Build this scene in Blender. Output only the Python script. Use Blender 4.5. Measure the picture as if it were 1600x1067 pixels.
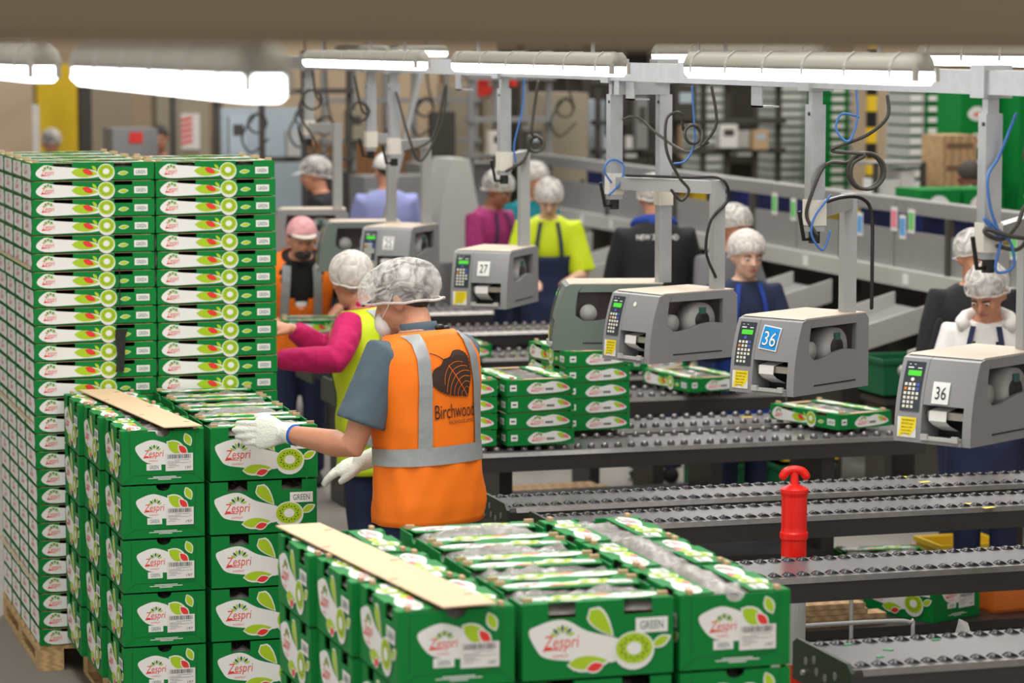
import bpy, bmesh, math, random
from mathutils import Vector, Matrix, Euler
for o in list(bpy.data.objects): bpy.data.objects.remove(o)
scn = bpy.context.scene; COL = scn.collection
R = math.radians
# ------------------------------------------------------------------ camera
PSI = R(16.73); PITCH = math.atan(465/4500)
cd = bpy.data.cameras.new('camera'); cam = bpy.data.objects.new('camera', cd); COL.objects.link(cam)
cam.location = (0, 0, 2.5); cam.rotation_euler = (math.pi/2-PITCH, 0, -PSI)
cd.sensor_width = 36; cd.lens = 4500/1600*36; cd.clip_start = .1; cd.clip_end = 200
cd.dof.use_dof = True; cd.dof.focus_distance = 10.0; cd.dof.aperture_fstop = 3.2
scn.camera = cam
# ------------------------------------------------------------------ world, lights, exposure
w = bpy.data.worlds.new('hall_light'); scn.world = w; w.use_nodes = True
bgn = w.node_tree.nodes['Background']; bgn.inputs[0].default_value = (1, .955, .9, 1); bgn.inputs[1].default_value = .74
def area(name, loc, sx, sy, e, col=(1, .97, .92)):
    l = bpy.data.lights.new(name, 'AREA'); l.shape = 'RECTANGLE'; l.size = sx; l.size_y = sy; l.energy = e; l.color = col
    o = bpy.data.objects.new(name, l); o.location = loc; COL.objects.link(o); return o
for i, (x, y, e) in enumerate(((0.6, 4.5, 95), (3.4, 6.5, 90), (0.8, 9.5, 90), (4.6, 11, 100), (2.5, 14.5, 90), (6.5, 15, 90), (5, 20, 120), (9.5, 19, 120), (6, 26, 110), (10, 26, 100))):
    area('overhead_fill', (x, y, 5.9), 1.2, 3.2, e)  # unseen area lights without fixtures, added overhead for soft top light
vs = scn.view_settings; vs.view_transform = 'Standard'; vs.look = 'None'; vs.gamma = 1; vs.use_curve_mapping = False; vs.exposure = 0.66
# ------------------------------------------------------------------ materials
MATS = {}
def s2l(c): c = c/255; return c/12.92 if c <= .04045 else ((c+.055)/1.055)**2.4
def mat(name, rgb, rough=.6, metal=0., var=.08, scale=12., bump=0., bscale=60., bdist=.01, emit=0., alpha=1., coat=0., trans=0., sub=0., spec=.5):
    if name in MATS: return MATS[name]
    m = bpy.data.materials.new(name); m.use_nodes = True; nt = m.node_tree; n = nt.nodes; b = n['Principled BSDF']
    c = [s2l(v) for v in rgb]
    tc = n.new('ShaderNodeTexCoord'); nz = n.new('ShaderNodeTexNoise'); nz.inputs['Scale'].default_value = scale; nz.inputs['Detail'].default_value = 3
    nt.links.new(tc.outputs['Object'], nz.inputs['Vector'])
    mx = n.new('ShaderNodeMix'); mx.data_type = 'RGBA'
    mx.inputs[6].default_value = (*[max(0, v*(1-var)) for v in c], 1); mx.inputs[7].default_value = (*[min(1, v*(1+var)) for v in c], 1)
    nt.links.new(nz.outputs['Fac'], mx.inputs[0]); nt.links.new(mx.outputs[2], b.inputs['Base Color'])
    b.inputs['Roughness'].default_value = rough; b.inputs['Metallic'].default_value = metal
    b.inputs['Specular IOR Level'].default_value = spec; b.inputs['Coat Weight'].default_value = coat; b.inputs['Alpha'].default_value = alpha; b.inputs['Transmission Weight'].default_value = trans
    if sub: b.inputs['Subsurface Weight'].default_value = sub; b.inputs['Subsurface Radius'].default_value = (.01, .004, .002)
    if emit: nt.links.new(mx.outputs[2], b.inputs['Emission Color']); b.inputs['Emission Strength'].default_value = emit
    if bump:
        bn = n.new('ShaderNodeTexNoise'); bn.inputs['Scale'].default_value = bscale; bn.inputs['Detail'].default_value = 1.5 if bdist > .02 else 4
        nt.links.new(tc.outputs['Object'], bn.inputs['Vector'])
        bp = n.new('ShaderNodeBump'); bp.inputs['Strength'].default_value = bump; bp.inputs['Distance'].default_value = bdist
        nt.links.new(bn.outputs['Fac'], bp.inputs['Height']); nt.links.new(bp.outputs[0], b.inputs['Normal'])
    MATS[name] = m; return m
def m_wood(name, rgb):
    m = mat(name, rgb, .75, 0, .05); nt = m.node_tree; n = nt.nodes
    wv = n.new('ShaderNodeTexWave'); wv.inputs['Scale'].default_value = 9; wv.inputs['Distortion'].default_value = 6; wv.inputs['Detail'].default_value = 3
    tc = [k for k in n if k.type == 'TEX_COORD'][0]; mp = n.new('ShaderNodeMapping'); mp.inputs['Scale'].default_value = (.6, 5, 5)
    nt.links.new(tc.outputs['Object'], mp.inputs[0]); nt.links.new(mp.outputs[0], wv.inputs['Vector'])
    mx = [k for k in n if k.type == 'MIX'][0]; c = [s2l(v) for v in rgb]
    mx.inputs[6].default_value = (*[v*.72 for v in c], 1); mx.inputs[7].default_value = (*[min(1, v*1.1) for v in c], 1)
    nt.links.new(wv.outputs['Fac'], mx.inputs[0]); return m
def m_net(name, rgb, lo, hi):
    m = bpy.data.materials.new(name); m.use_nodes = True; nt = m.node_tree; n = nt.nodes; b = n['Principled BSDF']
    b.inputs['Base Color'].default_value = (*[s2l(v) for v in rgb], 1); b.inputs['Roughness'].default_value = .6
    tc = n.new('ShaderNodeTexCoord'); nz = n.new('ShaderNodeTexNoise'); nz.inputs['Scale'].default_value = 13; nz.inputs['Detail'].default_value = 3; nz.inputs['Distortion'].default_value = 2.6
    nt.links.new(tc.outputs['Object'], nz.inputs[0])
    rp = n.new('ShaderNodeMapRange'); rp.inputs[1].default_value = .35; rp.inputs[2].default_value = .65; rp.inputs[3].default_value = lo; rp.inputs[4].default_value = hi
    nt.links.new(nz.outputs['Fac'], rp.inputs[0]); nt.links.new(rp.outputs[0], b.inputs['Alpha'])
    bp = n.new('ShaderNodeBump'); bp.inputs['Strength'].default_value = .6; bp.inputs['Distance'].default_value = .012
    nt.links.new(nz.outputs['Fac'], bp.inputs['Height']); nt.links.new(bp.outputs[0], b.inputs['Normal'])
    MATS[name] = m; return m
GREEN = mat('carton_green', (0, 124, 52), .62, 0, .04, 3, spec=.25)
DGREEN = mat('carton_crease_green', (0, 84, 40), .6)
WHITE = mat('print_white', (232, 232, 230), .5, 0, .02)
LIME = mat('print_lime', (168, 202, 22), .5, 0, .04)
RED = mat('print_red', (226, 52, 44), .5, 0, .04)
PINK = mat('print_pale_red', (236, 110, 110), .5, 0, .04)
INK = mat('print_dark_green', (14, 84, 66), .5)
SEED = mat('print_black', (24, 30, 16), .5)
GREY = mat('print_grey', (120, 122, 124), .5)
CARD = mat('raw_cardboard', (196, 164, 128), .8, 0, .08, 30)
CARDL = mat('cardboard_sheet', (214, 186, 152), .75, 0, .05, 8)
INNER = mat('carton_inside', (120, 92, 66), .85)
LINER = mat('clear_liner_film', (176, 172, 168), .14, 0, .3, 30, .9, 26, alpha=.55)
WOOD = m_wood('pallet_pine', (206, 172, 122)); WOOD2 = m_wood('aged_timber', (186, 152, 112))
STRAP = mat('strapping_cream', (206, 190, 150), .5); BLACK = mat('black_plastic', (24, 24, 25), .45)
RAIL = mat('conveyor_dark_steel', (44, 42, 42), .42, .2, .12, 25)
LIP = mat('conveyor_worn_edge', (132, 128, 126), .3, .6, .25, 30)
DECK = mat('conveyor_deck_steel', (104, 103, 106), .28, .35, .15, 10)
ROLL = mat('roller_black', (34, 34, 38), .22, .2)
ENDP = mat('end_plate_green_black', (44, 54, 42), .5, .2, .2, 20)
GALV = mat('galvanised_steel', (172, 174, 176), .42, .45, .14, 22)
PAINTG = mat('painted_grey_steel', (160, 161, 160), .5, .1, .08)
PGREY = mat('printer_grey', (140, 141, 143), .42, .1, .03, 5)
PGREEN = mat('printer_green_grey', (110, 122, 116), .42, .1, .03, 5)
PTOP = mat('printer_pale_top', (192, 178, 160), .6, 0, .08, 9)  # top cover, paler and browner than the printer body
PDARK = mat('printer_slot_dark', (34, 34, 36), .5)
PANEL = mat('keypad_dark', (46, 54, 62), .35)
LCD = mat('lcd_green', (70, 180, 50), .3, emit=.35)
KEYW = mat('key_cream', (222, 222, 206), .5); KEYO = mat('key_orange', (226, 130, 50), .5); KEYB = mat('key_blue', (70, 90, 190), .5)
YEL = mat('sticker_yellow', (240, 216, 20), .45); BLUE = mat('plate_blue', (16, 140, 214), .4)
GLASS = mat('smoked_window', (70, 64, 66), .06, 0, .05, alpha=.14)
PAPER = mat('label_paper', (226, 224, 222), .55, 0, .02)
ORANGE = mat('hi_vis_orange', (255, 122, 0), .7, 0, .05, 6, .5, 5, .04)
LIMEV = mat('hi_vis_yellow', (202, 222, 16), .65, 0, .06, 6, .5, 5, .04)
REFL = mat('reflective_grey', (158, 162, 164), .4, .25, .12, 30, .2, 40)
SHIRT = mat('slate_tshirt', (82, 98, 110), .85, 0, .1, 8, .5, 7, .04)
MAG = mat('magenta_knit', (190, 10, 92), .85, 0, .1, 10, .6, 14, .04)
NAVY = mat('navy_cloth', (30, 40, 72), .85, 0, .12, 10, .3, 18); BCLOTH = mat('black_cloth', (26, 26, 29), .85, 0, .15, 10, .3, 18)
SKIN = mat('skin', (200, 140, 110), .5, 0, .08, 25, .12, 90, sub=.08); SKIN2 = mat('skin_brown', (150, 100, 76), .5, 0, .08, 25, sub=.06); SKIN3 = mat('skin_pale', (222, 176, 152), .5, 0, .06, 25, sub=.08)
HAIRD = mat('hair_dark', (52, 46, 42), .7, 0, .3, 60, .5, 120); HAIRG = mat('hair_grey', (150, 142, 134), .7, 0, .25, 60, .5, 120); HAIRB = mat('hair_brown', (110, 84, 62), .7, 0, .25, 60, .5, 120)
NET = m_net('hairnet_white', (240, 238, 234), .14, .62); NETW = m_net('hairnet_dense', (232, 226, 220), .5, .9)
MASKW = mat('mask_white', (232, 228, 222), .8, 0, .05, 30, .5, 40)
GLOVE = mat('glove_white_knit', (228, 232, 222), .9, 0, .06, 40, .5, 160); CUFF = mat('glove_cuff_blue', (40, 100, 190), .8)
LAV = mat('lavender_fleece', (146, 152, 204), .9, 0, .1, 12, .4, 16); WCL = mat('white_cloth', (226, 224, 222), .85, 0, .06, 12, .4, 16)
TEAL = mat('teal_cloth', (0, 120, 130), .85, 0, .1, 12, .4, 16); BLUEC = mat('royal_blue_cloth', (26, 62, 150), .8, 0, .1, 12, .3, 16)
PLAID = mat('plaid_magenta', (150, 40, 104), .85, 0, .45, 28); GCL = mat('grey_cloth', (112, 112, 116), .85)
BOLL = mat('bollard_red', (238, 30, 20), .35, 0, .05); REFW = mat('bollard_band', (190, 190, 188), .4)
CONC = mat('concrete_floor', (132, 128, 122), .65, 0, .14, 2.5, .15, 30)
BEIGE = mat('wall_beige', (180, 160, 134), .8, 0, .05, 2); BEIGE2 = mat('cabinet_beige', (158, 148, 128), .6, 0, .05, 4)
BROWNB = mat('beam_taupe', (124, 108, 86), .6, 0, .06, 3); HOUS = mat('lamp_housing', (160, 158, 148), .5, 0, .05)
def m_lamp():
    m = bpy.data.materials.new('lamp_diffuser'); m.use_nodes = True; nt = m.node_tree; b = nt.nodes['Principled BSDF']
    b.inputs['Base Color'].default_value = (.9, .9, .95, 1); b.inputs['Emission Color'].default_value = (.96, .97, 1, 1); b.inputs['Emission Strength'].default_value = 5
    MATS['lamp_diffuser'] = m; return m
DIFF = m_lamp()
CREAMP = mat('sleeve_cream', (222, 216, 204), .5); CABLE = mat('cable_grey', (62, 58, 52), .5); CABB = mat('cable_blue', (66, 118, 190), .5)
MGREY = mat('machine_grey', (142, 142, 142), .5, .2, .1, 6); MLIGHT = mat('machine_light_grey', (182, 182, 178), .5, .1, .08, 6); MDARK = mat('machine_dark', (70, 66, 62), .6, .1, .2, 6)
CRB = mat('crate_blue', (44, 54, 120), .6); CRG = mat('crate_green', (8, 96, 58), .6); CRO = mat('crate_orange', (214, 110, 30), .6); KIWI = mat('kiwi_skin', (150, 116, 56), .8, 0, .2, 40)
PBLUE = mat('panel_pale_blue', (176, 190, 200), .6); YELB = mat('barrier_yellow', (226, 190, 30), .6)
LEAFP = mat('logo_brown_black', (56, 34, 24), .7)

# ------------------------------------------------------------------ mesh helpers
def catmull(pts, n=6, closed=True):
    out = []; N = len(pts); rng = range(N) if closed else range(N-1)
    g = (lambda i: Vector(pts[i % N])) if closed else (lambda i: Vector(pts[max(0, min(N-1, i))]))
    for i in rng:
        a, b, c, d = g(i-1), g(i), g(i+1), g(i+2)
        for k in range(n):
            t = k/n; out.append(.5*((2*b)+(c-a)*t+(2*a-5*b+4*c-d)*t*t+(3*b-a-3*c+d)*t**3))
    if not closed: out.append(Vector(pts[-1]))
    return out
class B:
    def __init__(s): s.bm = bmesh.new()
    def face(s, pts, mi=0):
        f = s.bm.faces.new([s.bm.verts.new(p) for p in pts]); f.material_index = mi; return f
    def box(s, x0, y0, z0, x1, y1, z1, mi=0, M=None):
        v = [Vector((x, y, z)) for z in (z0, z1) for x, y in ((x0, y0), (x1, y0), (x1, y1), (x0, y1))]
        if M is not None: v = [M @ p for p in v]
        v = [s.bm.verts.new(p) for p in v]
        for q in ((3, 2, 1, 0), (4, 5, 6, 7), (0, 1, 5, 4), (1, 2, 6, 5), (2, 3, 7, 6), (3, 0, 4, 7)):
            f = s.bm.faces.new([v[i] for i in q]); f.material_index = mi
        return s
    def bar(s, p0, p1, wx, wz, mi=0):
        p0, p1 = Vector(p0), Vector(p1); d = p1-p0; L = d.length; q = d.to_track_quat('Y', 'Z').to_matrix().to_4x4(); q.translation = p0
        return s.box(-wx/2, 0, -wz/2, wx/2, L, wz/2, mi, q)
    def rings(s, rings, mi=0, cap0=True, cap1=True, closed=False):
        vr = [[s.bm.verts.new(p) for p in r] for r in rings]; n = len(vr[0])
        for a, b in zip(vr[:-1], vr[1:]):
            for i in range(n):
                f = s.bm.faces.new((a[i], a[(i+1) % n], b[(i+1) % n], b[i])); f.material_index = mi
        if cap0: s.bm.faces.new(vr[0][::-1]).material_index = mi
        if cap1: s.bm.faces.new(vr[-1]).material_index = mi
        return s
    def tube(s, pts, rs, n=10, mi=0, round_ends=False, flat=1.):
        pts = [Vector(p) for p in pts]
        if not hasattr(rs, '__len__'): rs = [rs]*len(pts)
        rs = list(rs)
        if round_ends:
            d0 = (pts[0]-pts[1]).normalized(); d1 = (pts[-1]-pts[-2]).normalized(); r0, r1 = rs[0], rs[-1]
            pts = [pts[0]+d0*r0*.9, pts[0]+d0*r0*.6]+pts+[pts[-1]+d1*r1*.6, pts[-1]+d1*r1*.9]; rs = [r0*.4, r0*.8]+rs+[r1*.8, r1*.4]
        N = len(pts); T = []
        for i in range(N):
            a = pts[max(0, i-1)]; b = pts[min(N-1, i+1)]; T.append((b-a).normalized() if (b-a).length > 1e-9 else Vector((0, 0, 1)))
        u = T[0].orthogonal().normalized(); rr = []
        for i in range(N):
            if i: 
                u = u-T[i]*u.dot(T[i]); u = u.normalized() if u.length > 1e-6 else T[i].orthogonal().normalized()
            v = T[i].cross(u); rr.append([pts[i]+u*(math.cos(2*math.pi*k/n)*rs[i])+v*(math.sin(2*math.pi*k/n)*rs[i]*flat) for k in range(n)])
        return s.rings(rr, mi)
    def cyl(s, p0, p1, r, n=16, mi=0, r1=None): return s.tube([p0, p1], [r, r if r1 is None else r1], n, mi)
    def ell(s, c, r, M=None, mi=0, u=14, v=9):
        rr = []; c = Vector(c)
        for j in range(v+1):
            th = math.pi*(j+.02)/(v+.04); rr.append([Vector((r[0]*math.sin(th)*math.cos(2*math.pi*i/u), r[1]*math.sin(th)*math.sin(2*math.pi*i/u), -r[2]*math.cos(th))) for i in range(u)])
        rr = [[(M @ p if M is not None else p)+c for p in ring] for ring in rr]
        return s.rings(rr, mi)
    def prism(s, pts2, f0, f1, mi=0, capmi=None):
        a = [s.bm.verts.new(f0(*p)) for p in pts2]; b = [s.bm.verts.new(f1(*p)) for p in pts2]; n = len(a)
        for i in range(n): s.bm.faces.new((a[i], a[(i+1) % n], b[(i+1) % n], b[i])).material_index = mi
        s.bm.faces.new(a[::-1]).material_index = mi if capmi is None else capmi; s.bm.faces.new(b).material_index = mi if capmi is None else capmi
        return s
    def mesh(s, name, mats, smooth=False, bevel=0, recalc=True):
        if bevel: bmesh.ops.bevel(s.bm, geom=[e for e in s.bm.edges if len(e.link_faces) == 2 and e.calc_face_angle(0) > .6], offset=bevel, segments=2, affect='EDGES', profile=.6)
        if recalc: bmesh.ops.recalc_face_normals(s.bm, faces=s.bm.faces)
        me = bpy.data.meshes.new(name); s.bm.to_mesh(me); s.bm.free()
        for k in (mats if isinstance(mats, (list, tuple)) else [mats]): me.materials.append(k)
        if smooth: me.polygons.foreach_set('use_smooth', [True]*len(me.polygons))
        return me
    def build(s, name, mats, parent=None, smooth=False, bevel=0, loc=None, rz=0, recalc=True):
        return link(name, s.mesh(name, mats, smooth, bevel, recalc), parent, loc, rz)
def link(name, me, parent=None, loc=None, rz=0):
    o = bpy.data.objects.new(name, me); COL.objects.link(o); o.parent = parent
    if loc is not None: o.location = loc
    if rz: o.rotation_euler = (0, 0, rz)
    return o
def tag(o, label=None, cat=None, group=None, kind=None):
    if label: o['label'] = label
    if cat: o['category'] = cat
    if group: o['group'] = group
    if kind: o['kind'] = kind
    return o
def thing(name, label, cat, loc=(0, 0, 0), rz=0, group=None): return tag(link(name, None, None, loc, rz), label, cat, group)
def copy_tree(o, parent=None):
    c = o.copy(); COL.objects.link(c); c.parent = parent
    for ch in list(o.children): copy_tree(ch, c)
    return c
TXT = {}
def text2d(s):
    if s not in TXT:
        cu = bpy.data.curves.new('t', 'FONT'); cu.body = s; cu.resolution_u = 3; o = bpy.data.objects.new('t', cu); COL.objects.link(o)
        bpy.context.view_layer.update(); me = bpy.data.meshes.new_from_object(o)
        vs_ = [(v.co.x, v.co.y) for v in me.vertices]; fs = [tuple(p.vertices) for p in me.polygons]
        x0 = min(v[0] for v in vs_); x1 = max(v[0] for v in vs_); y0 = min(v[1] for v in vs_); y1 = max(v[1] for v in vs_)
        TXT[s] = ([((x-x0)/(x1-x0), (y-y0)/(y1-y0)) for x, y in vs_], fs)
        bpy.data.objects.remove(o); bpy.data.curves.remove(cu); bpy.data.meshes.remove(me)
    return TXT[s]
class Print(B):
    """flat print in the XZ plane, facing -Y; each layer a fraction of a millimetre prouder"""
    def __init__(s, lay=.0005): super().__init__(); s.l = lay
    def p(s, pts, mi, lay): s.face([(q[0], -s.l*lay, q[1]) for q in pts], mi)
    def rect(s, u0, v0, u1, v1, mi, lay, rot=0):
        c = Vector(((u0+u1)/2, (v0+v1)/2)); m = Matrix.Rotation(rot, 2)
        s.p([c+m @ (Vector(q)-c) for q in ((u0, v0), (u1, v0), (u1, v1), (u0, v1))], mi, lay)
    def disc(s, c, rx, ry, mi, lay, n=20): s.p([(c[0]+rx*math.cos(2*math.pi*i/n), c[1]+ry*math.sin(2*math.pi*i/n)) for i in range(n)], mi, lay)
    def leaf(s, a, b, wd, mi, lay, fat=.5, n=7):
        a, b = Vector(a), Vector(b); d = b-a; nn = Vector((-d.y, d.x)).normalized()*wd
        f = lambda t: (math.sin(math.pi*t**(math.log(.5)/math.log(fat))))**.85
        ts = [i/n for i in range(n+1)]
        s.p([a+d*t+nn*f(t)/2 for t in ts]+[a+d*t-nn*f(t)/2 for t in ts[-2:0:-1]], mi, lay)
    def text(s, t, u0, v0, u1, v1, mi, lay, shear=0):
        vv, ff = text2d(t)
        q = [s.bm.verts.new((u0+(u1-u0)*x+shear*(v1-v0)*y, -s.l*lay, v0+(v1-v0)*y)) for x, y in vv]
        for f in ff:
            try: s.bm.faces.new([q[i] for i in f]).material_index = mi
            except ValueError: pass
    def line(s, a, b, wd, mi, lay):
        a, b = Vector(a), Vector(b); nn = Vector((-(b-a).y, (b-a).x)).normalized()*wd/2; s.p([a+nn, b+nn, b-nn, a-nn], mi, lay)
    def fan(s, c, r, lay):
        for i in range(7):
            an = R(90+(i-3)*22); d = Vector((math.cos(an), math.sin(an)))
            s.leaf(Vector(c)+d*r*.35, Vector(c)+d*r, r*.24, 3 if i % 2 == 0 else 5, lay, .62, 4)
    def kiwi(s, c, rx, ry, lay):
        s.p([(c[0]+rx*1.08*math.cos(R(t))*(1 if t > 180 else 1), c[1]-ry*.12+ry*1.22*math.sin(R(t))) for t in range(150, 400, 14)], 1, lay)
        s.disc(c, rx*1.05, ry*1.05, 1, lay+1); s.disc(c, rx*.97, ry*.95, 3, lay+2); s.disc(c, rx*.4, ry*.4, 1, lay+3, 14)
        for i in range(20):
            a = 2*math.pi*i/20; d = Vector((math.cos(a)*rx, math.sin(a)*ry)); rr = .52+.1*(i % 2); s.leaf(Vector(c)+d*rr, Vector(c)+d*(rr+.16), rx*.09, 6, lay+3, .5, 3)
    def logo(s, u0, v0, u1, v1, lay, small=True, pink=False):
        mi = 4 if not pink else 7; h = v1-v0
        s.text('Zespri', u0, v0, u1, v1, mi, lay, .12)
        s.p([(u0-.03*(u1-u0), v0+h*.1), (u0+.02*(u1-u0), v0+h*.24), (u0+.2*(u1-u0), v0+h*.25), (u0+.56*(u1-u0), v0+h*.16), (u0+.56*(u1-u0), v0+h*.11), (u0+.2*(u1-u0), v0+h*.14)], mi, lay)
        if small: s.text('KIWIFRUIT', u0+.28*(u1-u0), v0-h*.3, u0+.75*(u1-u0), v0-h*.13, mi, lay)
        s.fan((u0+.56*(u1-u0), v1-h*.18), h*.82, lay)
PM = [GREEN, WHITE, DGREEN, LIME, RED, INK, SEED, PINK, GREY, CARD]
# ------------------------------------------------------------------ setting
tag(B().box(-14, -4, -.1, 26, 40, 0).build('floor', CONC), kind='structure')
tag(B().box(-8, 31, 0, 24, 31.2, 6).build('wall_back', BEIGE), kind='structure')
tag(B().box(-14, -4, 6, 26, 40, 6.15).build('ceiling', mat('ceiling_white', (214, 210, 202), .8, 0, .03, 2)), kind='structure')
tag(B().box(16.5, 4, 0, 16.7, 31, 6).build('wall_right', BEIGE), kind='structure')
ORD = ['top', 'second', 'third', 'fourth', 'fifth', 'sixth', 'seventh', 'eighth', 'ninth', 'tenth', 'eleventh', 'twelfth', 'thirteenth', 'fourteenth', 'fifteenth', 'sixteenth', 'seventeenth', 'eighteenth', 'nineteenth', 'twentieth', 'twenty-first', 'twenty-second', 'twenty-third', 'twenty-fourth', 'twenty-fifth', 'twenty-sixth', 'bottom']
# ------------------------------------------------------------------ cartons
def wall_box(L, W, H, notches, endnotch, t=.005):
    """open carton; local length X, width Y; long walls with hand holes, end walls with a thumb notch"""
    b = B(); hl, hw = L/2, W/2
    lp = [(-hl, 0), (hl, 0), (hl, H)]
    for u0, u1, dp in sorted(notches, reverse=True): lp += [(u1, H), (u1, H-dp), (u0, H-dp), (u0, H)]
    lp += [(-hl, H)]
    b.prism(lp, lambda u, v: (u, -hw, v), lambda u, v: (u, -hw+t, v)); b.prism(lp, lambda u, v: (u, hw-t, v), lambda u, v: (u, hw, v))
    ep = [(-hw+t, 0), (hw-t, 0), (hw-t, H)]
    if endnotch:
        r = endnotch; ep += [(r*math.cos(R(a)), H-r*.8*math.sin(R(a))) for a in range(0, 181, 20)]
    ep += [(-hw+t, H)]
    b.prism(ep, lambda u, v: (hl-t, u, v), lambda u, v: (hl, u, v)); b.prism(ep, lambda u, v: (-hl, u, v), lambda u, v: (-hl+t, u, v))
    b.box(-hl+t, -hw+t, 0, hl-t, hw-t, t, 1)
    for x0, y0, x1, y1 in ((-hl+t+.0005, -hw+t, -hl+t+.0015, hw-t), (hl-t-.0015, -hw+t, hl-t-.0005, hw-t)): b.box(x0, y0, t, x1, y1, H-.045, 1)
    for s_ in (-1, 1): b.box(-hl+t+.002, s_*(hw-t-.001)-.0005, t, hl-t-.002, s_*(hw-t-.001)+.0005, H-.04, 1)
    return b
def liner_mesh(L, W, z, amp, seed):
    rnd = random.Random(seed); b = B(); nx, ny = 14, 9; g = []
    for j in range(ny+1):
        g.append([b.bm.verts.new((-L/2+L*i/nx, -W/2+W*j/ny, z+(rnd.uniform(-amp, amp) if 0 < i < nx and 0 < j < ny else -amp*2))) for i in range(nx+1)])
    for j in range(ny):
        for i in range(nx): b.bm.faces.new((g[j][i], g[j][i+1], g[j+1][i+1], g[j+1][i]))
    return b.mesh('plastic_liner', LINER, True)
CL, CW, CH = .396, .298, .19
q = lambda u, v: (CL*(u-.5), CH*v)
p = Print()
p.p(catmull([q(.04, .65), q(.10, .73), q(.21, .79), q(.30, .77), q(.43, .62), q(.66, .46), q(.62, .2), q(.45, .22), (CL*(.30-.5), CH*.24), q(.145, .3), q(.085, .43)], 4), 1, 1)
p.logo(*q(.135, .36), *q(.36, .585), 2)
p.leaf(q(.44, .92), q(.60, .53), .05, 1, 1.5, .3); p.leaf(q(.445, .9), q(.59, .55), .04, 3, 2.5, .3)
p.leaf(q(.29, .18), q(.59, .22), .046, 1, 2.2, .42); p.leaf(q(.30, .19), q(.56, .22), .034, 3, 3, .42); p.leaf(q(.41, .10), q(.54, .17), .03, 1, 3.5, .5); p.leaf(q(.42, .11), q(.53, .165), .022, 4, 4.2, .5)
p.kiwi(q(.735, .36), .05, .041, 4.5)
p.leaf(q(.85, .36), q(.985, .50), .03, 1, 2, .5); p.leaf(q(.86, .375), q(.97, .49), .021, 3, 3, .5)
p.rect(*q(.745, .56), *q(.96, .76), 1, 5); p.text('GREEN', *q(.775, .605), *q(.93, .715), 5, 6)
SIDEP = p.mesh('side_print', PM, recalc=False)
q = lambda u, v: (CW*(u-.5), CH*v)
p = Print()
p.p(catmull([q(.165, .70), q(.25, .79), q(.37, .84), q(.48, .8), q(.56, .74), q(.72, .55), q(.74, .36), q(.6, .36), q(.45, .37), q(.306, .41), q(.22, .52)], 4), 1, 1)
p.logo(*q(.265, .475), *q(.50, .645), 2)
p.leaf(q(.545, .80), q(.80, .52), .05, 1, 1.6, .45); p.leaf(q(.56, .785), q(.78, .54), .04, 3, 2.4, .45); p.leaf(q(.685, .73), q(.80, .53), .03, 1, 3, .5); p.leaf(q(.695, .715), q(.79, .55), .022, 4, 3.6, .5)
p.leaf(q(.77, .95), q(.84, .70), .03, 1, 1.2, .5); p.leaf(q(.775, .935), q(.835, .72), .022, 3, 2, .5)
p.rect(*q(.30, .26), *q(.48, .385), 1, 2.4); p.text('GREEN', *q(.335, .285), *q(.445, .355), 5, 3)
for a, c in ((q(.02, .02), q(.15, .17)), (q(.15, .17), q(.87, .17)), (q(.87, .17), q(.985, .02)), (q(.87, .17), q(.9, .97)), (q(.1, .2), q(.1, .97))): p.line(a, c, .0016, 2, .6)
for k, (u0, u1) in enumerate(((.38, .66), (.32, .72), (.44, .6))): p.rect(*q(u0, .125-.026*k), *q(u1, .138-.026*k), 1, .8)
ENDPM = p.mesh('end_print', PM, recalc=False)
p = Print(.0004); p.rect(*q(.53, .235), *q(.865, .57), 0, 1)
rb = random.Random(4); x = .555
while x < .835:
    wd = rb.choice((.004, .007, .011)); p.rect(*q(x, .47), *q(x+wd, .55), 1, 2); x += wd+rb.choice((.005, .008))
for v, u0, u1 in ((.44, .64, .82), (.41, .555, .7), (.385, .555, .8), (.355, .555, .66), (.33, .57, .7), (.30, .555, .64)): p.rect(*q(u0, v), *q(u1, v+.008), 2, 2)
p.text('197', *q(.77, .27), *q(.84, .32), 1, 2); p.text('27', *q(.81, .385), *q(.84, .41), 2, 2)
STICK = p.mesh('barcode_sticker', [PAPER, SEED, GREY], recalc=False)
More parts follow.
